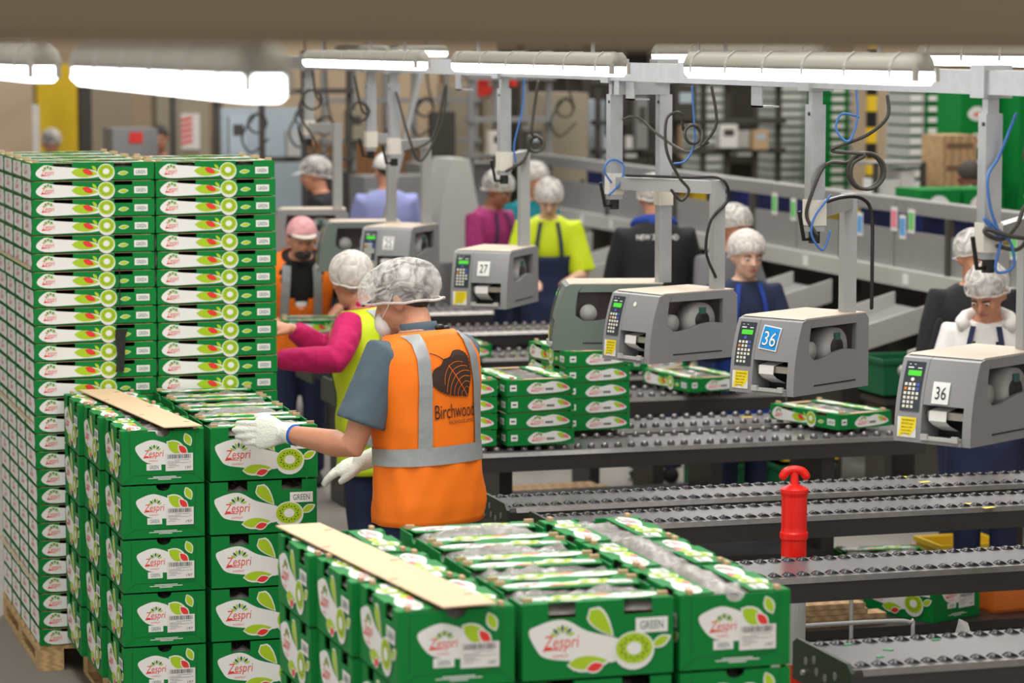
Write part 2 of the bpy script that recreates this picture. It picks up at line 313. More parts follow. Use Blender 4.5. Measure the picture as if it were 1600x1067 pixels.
def flap_mesh(L, dep, notches, th=.003, tray=False):
    """printed fold-over strip along a long side, lying from y=0 inwards (+Y)"""
    b = Print(.0006); hl = L/2; pts = [(-hl+.004, 0)]
    for u0, u1, d_ in sorted(notches): pts += [(u0, 0), (u0, d_*.35), (u1, d_*.35), (u1, 0)]
    pts += [(hl-.004, 0), (hl-.02, dep), (-hl+.02, dep)]
    b.prism(pts, lambda u, v: (u, v, 0), lambda u, v: (u, v, th))
    k = len(b.bm.verts); b.bm.verts.ensure_lookup_table(); s = dep/.1
    f = lambda u, v: (L*(u-.5), dep*v)
    b.p(catmull([f(.50, .55), f(.62, .3), f(.8, .2), f(.95, .5), f(.86, .8), f(.66, .82)], 4), 1, 1)
    b.p(catmull([f(.06, .5), f(.3, .35), f(.52, .4), f(.55, .7), f(.3, .75)], 3), 1, .8)
    b.logo(*f(.70, .4), *f(.90, .65), 2, False, True)
    b.leaf(f(.42, .75), f(.62, .6), dep*.3, 3, 2, .5); b.leaf(f(.52, .75), f(.66, .72), dep*.2, 7, 2.6, .5)
    b.kiwi(f(.33, .55), dep*.38, dep*.33, 2); b.rect(*f(.08, .55), *f(.22, .85), 1, 2); b.text('GREEN', *f(.095, .62), *f(.205, .78), 5, 3); b.leaf(f(.2, .25), f(.3, .4), dep*.2, 3, 2, .5)
    b.bm.verts.ensure_lookup_table()
    for v in list(b.bm.verts)[k:]: v.co = Vector((-v.co.x, v.co.z*.98+.001, th-v.co.y))   # laid on the top, read from inside
    for v in list(b.bm.verts)[k:]: v.co.x = -v.co.x
    return b.mesh('top_flap', PM, recalc=False)
NOTC = [(CL*(.17-.5), CL*(.35-.5), .036), (CL*(.67-.5), CL*(.86-.5), .036)]
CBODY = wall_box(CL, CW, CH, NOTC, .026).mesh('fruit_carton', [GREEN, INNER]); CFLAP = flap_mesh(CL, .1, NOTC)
CLIN = [liner_mesh(CL-.02, CW-.02, CH-.004, .012, s) for s in range(3)]; CLINLOW = liner_mesh(CL-.02, CW-.02, CH-.028, .012, 9)
TABM = B().box(-.013, -.006, 0, .013, .006, .011).mesh('corner_tab', CARD, bevel=.003)
EPS = .0006
def dress(o, L, W, H, sidep, endp, flap, tab, lin, sticker=None, top=True, backside=False, bothends=False):
    link('side_print', sidep, o, (0, -W/2-EPS, 0))
    if backside: link('side_print', sidep, o, (0, W/2+EPS, 0), math.pi)
    link('end_print', endp, o, (L/2+EPS, 0, 0), math.pi/2)
    if bothends: link('end_print', endp, o, (-L/2-EPS, 0, 0), -math.pi/2)
    if sticker: link('barcode_sticker', sticker, o, (L/2+EPS+.0028, 0, 0), math.pi/2)
    if top:
        link('top_flap', flap, o, (0, -W/2, H)); link('top_flap', flap, o, (0, W/2, H), math.pi)
        for sx in (-1, 1):
            for sy in (-1, 1): link('corner_tab', tab, o, (sx*(L/2-.02), sy*(W/2-.03), H+.0022))
    if lin: link('plastic_liner', lin, o)
def carton(x, y, z, rz, label, group, top, i=0):
    o = tag(link('fruit_carton', CBODY, None, (x, y, z), rz), label, 'carton', group)
    dress(o, CL, CW, CH, SIDEP, ENDPM, CFLAP, TABM, CLIN[i % 3] if top else CLINLOW, STICK, top, True)
    return o
def pallet(x0, y0, x1, y1, label, top=.14):
    o = thing('wooden_pallet', label, 'pallet', ((x0+x1)/2, (y0+y1)/2, 0)); hx, hy = (x1-x0)/2, (y1-y0)/2
    bd = B().box(-hx, -.045, -.009, hx, .045, .009).mesh('deck_board', WOOD, bevel=.002); n = 8
    for i in range(n): link('deck_board', bd, o, (0, -hy+.045+(2*hy-.09)*i/(n-1), top-.009))
    sb = B().box(-.05, -hy, -.01, .05, hy, .01).mesh('stringer_board', WOOD, bevel=.002); bk = B().box(-.05, -.06, 0, .05, .06, top-.018*2-.02).mesh('block', WOOD, bevel=.003)
    for sx in (-1, 0, 1):
        link('stringer_board', sb, o, (sx*(hx-.05), 0, top-.0285)); link('base_board', sb, o, (sx*(hx-.05), 0, .0105))
        for sy in (-1, 0, 1): link('block', bk, o, (sx*(hx-.05), sy*(hy-.06), .0206))
    return o
rnd = random.Random(11)
PITCH_Z = .1965
def carton_stack(X0, Y0, z0, layers, cols, nm, group):
    for k in range(layers):
        top = k == layers-1; z = z0+k*PITCH_Z; lay = ORD[layers-1-k] if k else 'bottom'
        for col, dep, cx in cols:
            n = 3 if col != 'middle' else 4; pl, pw = CL+.003, CW+.0045; jx = rnd.uniform(-.003, .003)
            for d in range(n):
                where = ['nearest', 'second back', 'third back', 'rearmost'][d] if n == 4 else ['nearest', 'middle', 'rearmost'][d]
                lb = f'green carton, {lay} layer, {where} of {col} row, {nm}'
                if col != 'middle': carton(cx+CW/2+jx-(.019*d if col == 'left' else 0), Y0+(pl+(.008 if 'nearest' in nm else 0))*d+CL/2+rnd.uniform(-.002, .002), z, -math.pi/2+rnd.uniform(-.004, .004), lb, group, top, k+d)
                else: carton(cx+CL/2+jx, Y0+pw*d+CW/2, z, rnd.uniform(-.003, .003), lb, group, top, k+d)
pallet(1.71, 6.74, 2.75, 7.94, 'wooden pallet under the nearest carton stack')
carton_stack(1.728, 6.71, .141, 5, (('left', 3, 1.728), ('middle', 4, 2.042), ('right', 3, 2.462)), 'nearest pallet', 'cartons on the nearest pallet')
pallet(1.62, 10.2, 2.6, 11.35, 'wooden pallet under the carton stack the man is loading')
carton_stack(1.602, 10.18, .141, 5, (('left', 3, 1.602), ('middle', 4, 1.922)), 'stack beside the gloved man', 'cartons on the middle pallet')
def sheet(pts, z, label, name='cardboard_strip'):
    b = B(); b.prism(pts, lambda x, y: (x, y, 0), lambda x, y: (x, y, .004)); o = b.build(name, CARDL, None, loc=(0, 0, z)); tag(o, label, 'cardboard')
    for i in range(5):
        t = (i+.5)/5; a = Vector(pts[0]).lerp(Vector(pts[3]), t); c = Vector(pts[1]).lerp(Vector(pts[2]), t)
        m_ = a.lerp(c, .12 if i % 2 else .85); B().box(-.012, -.0025, .0041, .012, .0025, .0047).build('slot', INNER, o, loc=(m_.x, m_.y, 0), rz=.3)
    return o
sheet([(1.83, 6.67), (1.97, 6.685), (1.82, 7.97), (1.69, 7.96)], .141+5*PITCH_Z+.014-.006, 'long tan cardboard strip lying on the nearest carton stack')
sheet([(1.75, 10.15), (1.89, 10.16), (1.76, 11.36), (1.62, 11.36)], .141+5*PITCH_Z+.008, 'tan cardboard strip lying on the carton stack beside the man')
# loose film bulging out of the nearest cartons
def film(x, y, z, lx, ly, h, rz, label, seed):
    rr = random.Random(seed); b = B(); n, mth = 16, 7; g = []
    for j in range(mth+1):
        row = []
        for i in range(n+1):
            u, v = i/n, j/mth; e = math.sin(math.pi*u)**.5*math.sin(math.pi*v)**.6
            row.append(b.bm.verts.new(((u-.5)*lx, (v-.5)*ly, h*e*rr.uniform(.65, 1.1)-.004)))
        g.append(row)
    for j in range(mth):
        for i in range(n): b.bm.faces.new((g[j][i], g[j][i+1], g[j+1][i+1], g[j+1][i]))
    return tag(b.build('plastic_film', LINER, None, True, loc=(x, y, z), rz=rz), label, 'plastic film', 'clear film bulging from cartons')
zt = .141+4*PITCH_Z+CH+.003
film(2.59, 6.93, zt, .38, .075, .03, math.pi/2, 'clear film bulging from the nearest right-hand carton of the front stack', 1)
film(2.59, 7.34, zt, .38, .075, .035, math.pi/2, 'clear film bulging from the middle right-hand carton of the front stack', 2)
film(2.24, 7.75, zt, .3, .075, .03, 0, 'clear film bulging from the rearmost middle carton of the front stack', 3)
film(2.2, 7.46, zt, .22, .07, .022, 0, 'clear film bulging from the third middle carton of the front stack', 4)
film(2.13, 10.65, zt, .26, .07, .02, 0, 'clear film bulging from a top carton behind the gloved hand', 5)
# ------------------------------------------------------------------ trays
TL, TW, TH = .484, .298, .066
q = lambda u, v: (TL*(u-.5), TH*v)
p = Print()
p.p(catmull([q(.03, .42), q(.10, .9), q(.19, .82), q(.36, .72), q(.52, .55), q(.535, .16), q(.30, .08), q(.10, .06)], 3), 1, 1)
p.logo(*q(.075, .2), *q(.175, .62), 2, False)
p.leaf(q(.32, .48), q(.54, .36), .036, 3, 2, .42); p.leaf(q(.41, .62), q(.50, .34), .022, 4, 3, .5); p.leaf(q(.49, .85), q(.53, .55), .012, 3, 2, .5)
p.kiwi(q(.605, .5), .032, .029, 3); p.leaf(q(.70, .36), q(.79, .42), .018, 1, 1, .5); p.leaf(q(.71, .37), q(.785, .415), .014, 3, 2, .5)
p.rect(*q(.835, .25), *q(.945, .66), 1, 1); p.text('GREEN', *q(.85, .34), *q(.93, .56), 5, 2)
TSIDE = p.mesh('side_print', PM, recalc=False)
q = lambda u, v: (TW*(u-.5), TH*v)
p = Print()
p.p(catmull([q(.30, .42), q(.42, .82), q(.55, .74), q(.7, .86), q(.85, .7), q(.95, .35), q(.8, .16), q(.5, .1), q(.36, .12)], 3), 1, 1)
p.logo(*q(.36, .2), *q(.55, .58), 2, False, True); p.leaf(q(.74, .7), q(.88, .42), .022, 3, 2, .5); p.leaf(q(.82, .6), q(.92, .4), .014, 7, 3, .5); p.rect(*q(.05, .3), *q(.15, .7), 1, 1); p.rect(*q(.07, .45), *q(.13, .55), 5, 2); p.rect(*q(.58, .3), *q(.70, .45), 8, 2)
TEND = p.mesh('end_print', PM, recalc=False)
p = Print()
p.p([q(.06, .1), q(.9, .05), q(.97, .5), q(.9, .95), q(.08, .9)], 1, 1); p.logo(*q(.3, .25), *q(.62, .65), 2, False, True)
TEND2 = p.mesh('end_print', PM, recalc=False)
TNOT = [(TL*(.175-.5), TL*(.33-.5), .016), (TL*(.67-.5), TL*(.82-.5), .016)]
tb = wall_box(TL, TW, TH, TNOT, 0)
for sx in (-1, 1): tb.box(sx*(TL/2-.02)-.012, -TW/2+.02, TH-.004, sx*(TL/2-.02)+.012, TW/2-.02, TH+.0015, 2)
for sy in (-1, 1): tb.box(-TL/2+.012, sy*TW/2-.0008*sy, TH, TL/2-.012, sy*(TW/2-.005), TH+.0012, 2)
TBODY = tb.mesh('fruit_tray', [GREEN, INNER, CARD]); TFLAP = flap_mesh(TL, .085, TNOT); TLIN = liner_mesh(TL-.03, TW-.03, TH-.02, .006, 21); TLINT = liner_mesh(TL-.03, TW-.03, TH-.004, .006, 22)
def tray(x, y, z, rz, label, group, top, endp=None):
    o = tag(link('fruit_tray', TBODY, None, (x, y, z), rz), label, 'tray', group)
    dress(o, TL, TW, TH, TSIDE, endp or TEND, TFLAP, TABM, TLINT if top else TLIN, None, top, False, endp is not None or top)
    return o
pallet(1.45, 11.4, 2.44, 12.6, 'wooden pallet under the tall stack of flat trays', .105)
NL = 27; TP = .0715
for k in range(NL):
    z = .106+k*TP; top = k == NL-1; lay = ORD[NL-1-k]
    for col, cx, n in (('left', 1.45, 4), ('right', 1.942, 2)):
        jx = rnd.uniform(-.003, .003)
        for d in range(n):
            where = ['front', 'second back', 'third back', 'rearmost'][d]
            tray(cx+TL/2+jx+.002, 11.39+.3*d+TW/2, z, rnd.uniform(-.004, .004), f'flat green fruit tray in tall stack, {col} column, {where}, {lay} from the top' if 0 < k < NL-1 else f'flat green fruit tray in tall stack, {col} column, {where}, {lay} layer', 'flat trays in the tall stack', top, TEND2)
# strapping round the tray stack
for i, z in enumerate((.36, 1.0, 1.62)):
    b = B(); b.box(1.436, 11.395, z-.006, 1.4385, 12.59, z+.006)
    tag(b.build('strap', STRAP), f'cream strapping band on the side of the tall tray stack, {["lowest", "middle", "highest"][i]}', 'strap', 'strapping on the tray stack')
o = thing('strap_tool', 'black strapping tail hanging on the front of the tall tray stack', 'strap', (1.79, 11.372, 0))
B().box(-.002, -.003, 1.45, .002, .003, 1.62).build('cord', BLACK, o); b = B(); b.rings([[(x+sh, y, z) for x, y in ((-w_, -.006), (w_, -.006), (w_, .006), (-w_, .006))] for z, w_, sh in ((1.2, .016, -.004), (1.26, .014, .002), (1.34, .02, .0), (1.37, .024, .006))]); b.build('webbing', BLACK, o)
# trays on the packing lanes: set where the lanes are (z is the roller top)
LZ = .815
def tray_pile(x, y, n, rz, name, z=LZ):
    for k in range(n):
        lay = 'single' if n == 1 else ['lowest', 'second', 'third', 'fourth', 'highest'][k if k < n-1 else 4]
        tray(x+rnd.uniform(-.004, .004), y, z+k*.0705, rz+rnd.uniform(-.01, .01), f'{lay} green fruit tray {name}', 'trays on the packing lanes', k == n-1)
q90 = -math.pi/2
tray_pile(3.58, 11.76, 4, q90+.03, 'of the shorter pile on the lane right of the man')
tray_pile(3.25, 11.78, 4, q90+.03, 'of the pile half hidden behind the orange vest')
tray_pile(3.96, 12.14, 5, q90+.05, 'of the taller pile on the lane behind the shorter one')
tray_pile(4.94, 13.32, 1, q90+.15, 'lying on the lane left of the blue-numbered printer')
tray_pile(5.02, 14.3, 1, q90, 'lying on the far lane behind the lone tray')
tray_pile(5.05, 11.85, 1, R(-74), 'lying skewed on the lane under the blue-numbered printer')
tray_pile(4.2, 15.1, 1, q90, 'on the far lane between two printers')
# ------------------------------------------------------------------ packing lanes (roller conveyors)
def lane(yc, x0, x1, label, near, wd=.34, leg_x=(), low=0):
    o = thing('roller_conveyor', label, 'conveyor', (x0, yc, 0), 0, 'packing lanes'); L = x1-x0; h = wd/2; zt = .795
    B().box(.02, -h+.035, zt-.012, L, h-.035, zt-.004).build('deck', DECK, o)
    for s_ in (-1, 1):
        b = B(); b.prism([(s_*h, zt-.085), (s_*(h-.004), zt-.02), (s_*(h-.012), zt-.006), (s_*(h-.04), zt-.006), (s_*(h-.04), zt-.085)], lambda y, z: (.0, y, z), lambda y, z: (L, y, z)); b.build('side_rail', RAIL, o)
        b = B(); b.prism([(s_*(h+.001), zt-.022), (s_*(h-.011), zt-.005), (s_*(h-.038), zt-.005), (s_*(h-.038), zt-.0065), (s_*(h-.012), zt-.0065)], lambda y, z: (.03, y, z), lambda y, z: (L, y, z)); b.build('rail_edge', LIP, o)
    e = B().prism([(-h-.01, zt-.11), (h+.01, zt-.11), (h+.01, zt-.005), (h-.02, zt+.012), (-h+.02, zt+.012), (-h-.01, zt-.01)], lambda y, z: (-.012, y, z), lambda y, z: (0, y, z)).build('end_plate', ENDP, o)
    if near:
        for y, z in ((-.1, -.03), (-.03, -.05), (.03, -.045), (.05, -.015), (.11, -.03)): B().cyl((-.014, y, zt+z-.01), (-.0121, y, zt+z-.01), .012, 12).build('round_sticker', MATS['print_grey'], e)
        for y in (-.12, .12): B().cyl((-.022, y, zt-.075), (-.0125, y, zt-.075), .009, 6).build('bolt', GALV, e)
    # rollers: a wavy black roller every few centimetres on either edge
    st = .05 if near else .06; n = int((L-.06)/st); rw = .03
    def wave(b, x):
        pr_ = [(x+.03*(i/8-.5)*1.5, .0115*math.sin(math.pi*i/8)) for i in range(9)]
        b.prism([(a, zt-.006+c) for a, c in pr_], lambda a, c: (a, -rw/2, c), lambda a, c: (a, rw/2, c))
    if near:
        b = B(); wave(b, 0); me = b.mesh('roller', ROLL, True)
        for s_ in (-1, 1):
            for i in range(n): link('roller', me, o, (.05+i*st, s_*(h-.055), 0))
    else:
        b = B()
        for s_ in (-1, 1):
            for i in range(n):
                y = s_*(h-.055); x = .05+i*st; b.ell((x, y, zt+.001), (.018, .016, .016), None, 0, 8, 5)
        tag(b.build('rollers', MATS['roller_shiny'], o, True), kind='stuff')
    if low: B().box(leg_x[0]-x0, -.2, low-.03, leg_x[1]-x0, .2, low).build('added_dark_deck', RAIL, o)  # made-up dark deck, added to darken the space beneath the lane
    for x in leg_x:
        B().box(x-x0-.03, -h+.03, 0, x-x0+.03, h-.03, zt-.087).build('leg', RAIL, o)
    return o
mat('roller_shiny', (112, 108, 110), .22, .6, .2, 40)
lane(7.36, 3.13, 5.3, 'nearest dark roller conveyor with stickered end plate, lower right', True, .40, (3.9, 5.0))
lane(8.66, 2.95, 5.3, 'dark roller conveyor directly in front of the red bollard', True, .36, (3.3, 5.0))
lane(9.77, 3.06, 5.45, 'dark roller conveyor just behind the red bollard', True, .33, (3.25, 5.1))
lane(10.25, 3.02, 5.6, 'dark roller conveyor paired behind the one past the bollard', True, .33, (3.2, 5.45))
lane(11.68, 3.05, 5.35, 'roller conveyor carrying the shorter pile of trays', False, .4, (3.3, 4.9), .3)
lane(12.22, 3.3, 5.4, 'roller conveyor carrying the taller pile of trays', False, .36, (3.6, 5.1), .12)
lane(13.3, 3.3, 5.35, 'roller conveyor under the printer without a number plate', False, .38, (3.6, 5.0), .3)
lane(14.15, 3.3, 5.2, 'roller conveyor just below the printer numbered 27', False, .38, (3.6, 5.0))
lane(15.2, 3.4, 5.15, 'roller conveyor behind the printer numbered 27', False, .38, (3.6, 5.0))
lane(16.6, 3.8, 5.3, 'roller conveyor farther back under the printer numbered 25', False, .38, (4.1, 5.0))
lane(17.9, 3.9, 5.2, 'farthest roller conveyor behind the numbered printers', False, .38, (4.1, 5.0))
# litter of green strips on the nearest lane
for i, (x, y, a) in enumerate(((3.27, 7.3, .3), (3.33, 7.38, -.5), (3.25, 7.48, .2), (3.52, 7.47, .1))):
    b = B(); b.prism([(-.014, -.004), (.012, -.006), (.016, .002), (-.01, .005)], lambda u, v: (u, v, 0), lambda u, v: (u, v+.001, .003))
    tag(b.build('tape_scrap', mat('scrap_green', (60, 150, 100), .5), None, loc=(x, y, .7915), rz=a), ['green tape scrap nearest the end plate edge of the front conveyor', 'green tape scrap in the middle of the front conveyor end', 'green tape scrap by the back rollers at the conveyor end', 'green tape scrap farthest along the front conveyor'][i], 'scrap', 'tape scraps on the front conveyor')
for i, (x, y, a) in enumerate(((4.728, 9.594, 0.3), (4.699, 9.696, -0.3), (4.767, 10.236, 0.3), (4.751, 10.381, -0.3), (4.9, 12.2, 0.3), (4.82, 12.28, -0.3))):
    tag(B().box(-.025, -.012, 0, .025, .012, .001).build('yellow_label', YEL, None, loc=(x, y, .7915), rz=a), f'yellow label stuck on a conveyor deck, {["first", "second", "third", "fourth", "fifth", "sixth"][i]} from the right', 'label', 'yellow labels on the decks')
# ------------------------------------------------------------------ label printers
PW, PL, PH = .275, .46, .262
def front_y(z):                          # the curved front, leaning back towards the top
    t = z/PH; return .004+.012*(1-t)**2*0+.055*t**2.2
def printer(x, y, z, rz, label, num=None, plate='white', body=None, keys=True, sticker=True):
    body = body or PGREY
    o = thing('label_printer', label, 'printer', (x, y, z), rz, 'label printers')
    zs = [i*PH*.97/10 for i in range(11)]; fr = [(front_y(k), k) for k in zs]
    full = fr+[(front_y(PH)+.02, PH), (PL-.02, PH), (PL, PH-.02), (PL, .0)]
    b = B(); X = lambda u: (lambda a, c: (u, a, c))
    CWD = .098
    b.prism(full, X(0), X(CWD-.0015)); c0 = .012; c1 = .118
    up = [(front_y(c1), c1)]+[k for k in fr if k[1] > c1]+[(front_y(PH)+.02, PH), (PL-.02, PH), (PL, PH-.02), (PL, 0), (.11, 0), (.11, c1)]
    b.prism(up, X(CWD), X(PW-.125)); xq = (X(PW-.125), X(PW-.03))
    b.prism([(front_y(c1), c1)]+[k for k in fr if k[1] > c1]+[(front_y(PH)+.02, PH), (.13, PH), (.108, .232), (.1, c1)], *xq); b.prism([(.13, PH), (PL-.02, PH), (PL, PH-.02), (PL, .232), (.108, .232)], *xq)
    b.prism([(PL-.03, .232), (PL, .232), (PL, 0), (PL-.03, 0)], *xq); b.prism([(.11, 0), (PL-.03, 0), (PL-.03, .09), (.11, .09)], *xq); b.box(CWD, .0, 0, PW-.03, .12, c0)
    pil = fr+[(front_y(PH)+.02, PH), (.13, PH), (.105, .232), (.095, .17), (.095, 0)]
    b.prism(pil, X(PW-.03), X(PW))
    b.prism([(.13, PH), (PL-.02, PH), (PL, PH-.02), (PL, .232), (.108, .232)], X(PW-.02), X(PW)); b.prism([(PL-.075, .232), (PL, .232), (PL, 0), (PL-.075, 0)], X(PW-.02), X(PW))
    wav = [(.095, 0), (PL-.075, 0), (PL-.075, .136)]+[(PL-.075-(PL-.175)*i/10, .136-.022*(i/10)**1.5*(1.3 if i > 4 else 1)*.6+.008*math.sin(i/10*math.pi*2)) for i in range(1, 10)]+[(.095, .138)]
    b.prism(wav, X(PW-.02), X(PW))
    bo = b.build('body', body, o, bevel=.0035)
    B().box(CWD, .105, .003, PW-.031, .109, c1-.003).build('slot_back', PDARK, o)
    b = B(); b.prism([(front_y(PH)+.012, PH+.0005), (PL-.012, PH+.0005), (PL-.012, PH+.004), (front_y(PH)+.03, PH+.004)], X(.006), X(PW-.006)); b.build('top_cover', PTOP, o, bevel=.002)
    B().box(PW-.001, .125, .026, PW+.0012, PL-.08, .031).build('groove', PDARK, o)
    # media window with the label rolls behind it
    B().box(PW-.008, .096, .11, PW-.006, PL-.076, .234).build('window', GLASS, o)
    B().box(PW-.1248, .1, .091, PW-.12, PL-.031, .231).build('window_back', mat('printer_inside', (128, 112, 108), .6), o)
    r = B().cyl((PW-.1, PL-.16, .148), (PW-.03, PL-.16, .148), .07, 24).build('label_roll', PAPER, o, True)
    B().cyl((PW-.11, PL-.16, .15), (PW-.022, PL-.16, .15), .034, 18).build('roll_core', PDARK, r, True); B().box(PW-.03, PL-.175, .175, PW-.021, PL-.145, .2).build('core_clip', mat('clip_teal', (60, 130, 120), .5), r)
    B().cyl((PW-.09, .15, .145), (PW-.03, .15, .145), .034, 20).build('ribbon_roll', PAPER, o, True)
    # print slot: a tongue of label paper over a bar
    B().box(CWD+.006, .03, .075, PW-.034, .06, .098).build('print_head_bar', mat('bar_metal', (168, 164, 152), .4, .5), o)
    b = B(); xa, xb = CWD+.018, CWD+.08
    b.rings([[(xa, yy, zz), (xb, yy, zz), (xb, yy+.002, zz-.002), (xa, yy+.002, zz-.002)] for yy, zz in ((.1, .112), (.022, .1), (.018, .07), (.04, .055), (.09, .035))]); b.build('label_tongue', PAPER, o)
    b = B(); b.box(CWD+.01, -.006, .012, PW-.04, .03, .02); b.box(CWD+.006, -.01, .012, CWD+.03, .0, .03); b.box(PW-.06, -.01, .012, PW-.038, 0, .03); b.build('tear_bar', MLIGHT, o)
    # control column
    def on_front(me_name, mats, u0, z0, u1, z1, pr, par, off=.0012):
        """bend a flat print (local u,v in metres) onto the curved front"""
        for v in pr.bm.verts:
            uu, vv, ly = v.co.x, v.co.z, -v.co.y; v.co = Vector((u0+uu, front_y(z0+vv)-off-ly, z0+vv))
        return pr.build(me_name, mats, par, recalc=False)
    def gridrect(p_, a, b_, c, d, mi, lay, n=6):
        for i in range(n): p_.rect(a, b_+(d-b_)*i/n, c, b_+(d-b_)*(i+1)/n, mi, lay)
    p_ = Print(.0008); gridrect(p_, 0, 0, .07, .15, 0, 1); kp = on_front('keypad_panel', PANEL, .016, .094, 0, 0, p_, o)
    p_ = Print(.0008); gridrect(p_, .014, .108, .062, .124, 0, 3, 2); on_front('display', LCD, .016, .094, 0, 0, p_, kp)
    if keys:
        for r_ in range(6):
            for c_ in range(4):
                if c_ == 3 and r_ > 3: continue
                p_ = Print(.0012); uu = .009+c_*.0145; vv = .078-r_*.0135; p_.rect(uu, vv, uu+.0095, vv+.0085, 0, 2)
                on_front('key', KEYO if (r_ == 1 and c_ == 0) else KEYB if c_ == 3 and r_ < 2 else KEYW, .016, .094, 0, 0, p_, kp)
    p_ = Print(.0012); p_.disc((.034, .097), .0065, .0055, 0, 2, 12); on_front('round_key', KEYB if num != '36w' else PAPER, .016, .094, 0, 0, p_, kp)
    p_ = Print(.0008); p_.rect(.01, .13, .03, .134, 0, 2); p_.rect(.045, .13, .06, .133, 0, 2); p_.rect(.012, .141, .018, .143, 0, 2); p_.rect(.03, .141, .036, .143, 0, 2); on_front('panel_marks', PAPER, .016, .094, 0, 0, p_, kp)
    if sticker:
        p_ = Print(.0006); gridrect(p_, 0, 0, .068, .062, 1, 1, 4); p_.p([(.004, .0), (.03, .012), (.045, .004), (.066, .03), (.068, .062), (.012, .062), (.01, .025)], 0, 2)
        for k_, s_ in enumerate(('WARNING', 'DO NOT stick', 'labels on the', 'front of the', 'printer')): p_.text(s_, .016, .05-.0105*k_, .062-.004*k_, .056-.0105*k_, 2, 3)
        on_front('warning_sticker', [YEL, PAPER, SEED], .012, .014, 0, 0, p_, o)
    if num:
        n_ = num[:2]
        p_ = Print(.0008); tl = -.1 if plate == 'blue' else .0
        if plate == 'blue':
            s_ = .078; c_ = (.112, .158); gridrect(p_, 0, 0, s_, s_+.004, 1, 1, 4); gridrect(p_, .004, .004, s_-.004, s_, 0, 2, 4); p_.text(n_, .010, .012, s_-.008, s_-.012, 2, 3); p_.text(n_, .0125, .0145, s_-.0105, s_-.0145, 1, 4)
        else:
            s_ = .06; c_ = (.128, .124) if num == '36w' else (.125, .15); gridrect(p_, 0, 0, s_, s_+.006, 1, 1, 4)
            if num == '25': p_.rect(.006, .006, s_-.006, s_, 2, 1.5); p_.rect(.009, .009, s_-.009, s_-.003, 1, 2)
            p_.text(n_, .012, .014, s_-.01, s_-.008, 2, 3)
        for v in p_.bm.verts:
            a = Matrix.Rotation(tl, 2) @ Vector((v.co.x, v.co.z)); v.co.x, v.co.z = a.x, a.y
        on_front('number_plate', [BLUE, WHITE, SEED], c_[0], c_[1], 0, 0, p_, o, .003)
    else:
        p_ = Print(.0006); p_.disc((0, 0), .009, .009, 0, 1, 14); on_front('badge', KEYW, .15, .22, 0, 0, p_, o, .001)
    return o
PZ = 1.285
FZ = R(-58)    # front looks mostly to -X, turned towards the camera
def place_printer(fx, fy, rz, *a, **k):   # fx, fy: position of the middle of the front
    c, s = math.cos(rz), math.sin(rz); printer(fx-c*PW/2, fy-s*PW/2, PZ, rz, *a, **k); return (fx-s*.40+c*.085, fy+c*.40+s*.085)   # where the hanger stands on it
M36 = place_printer(3.73, 7.97, FZ, 'nearest grey label printer with a white plate numbered 36', num='36w')
M36B = place_printer(3.70, 9.30, FZ, 'grey label printer with a blue plate numbered 36', num='36', plate='blue')
MU = place_printer(3.585, 10.42, R(-68), 'grey label printer without number plate, peeling yellow sticker')
MS = place_printer(3.47, 11.02, R(-104), 'green-grey label printer seen side on, behind the unnumbered one', body=PGREEN, keys=False)
M27 = place_printer(3.66, 12.72, R(-36), 'grey label printer with a white plate numbered 27', num='27')
M25 = place_printer(3.66, 14.50, R(-36), 'grey label printer with a framed white plate numbered 25', num='25')
MC = place_printer(3.46, 15.18, R(-100), 'green-grey label printer beside the number 25, in front of the capped man', body=PGREEN, keys=False)
MF = place_printer(3.45, 16.4, R(-100), 'farthest grey label printer, above the capped man', body=PGREY, keys=False)
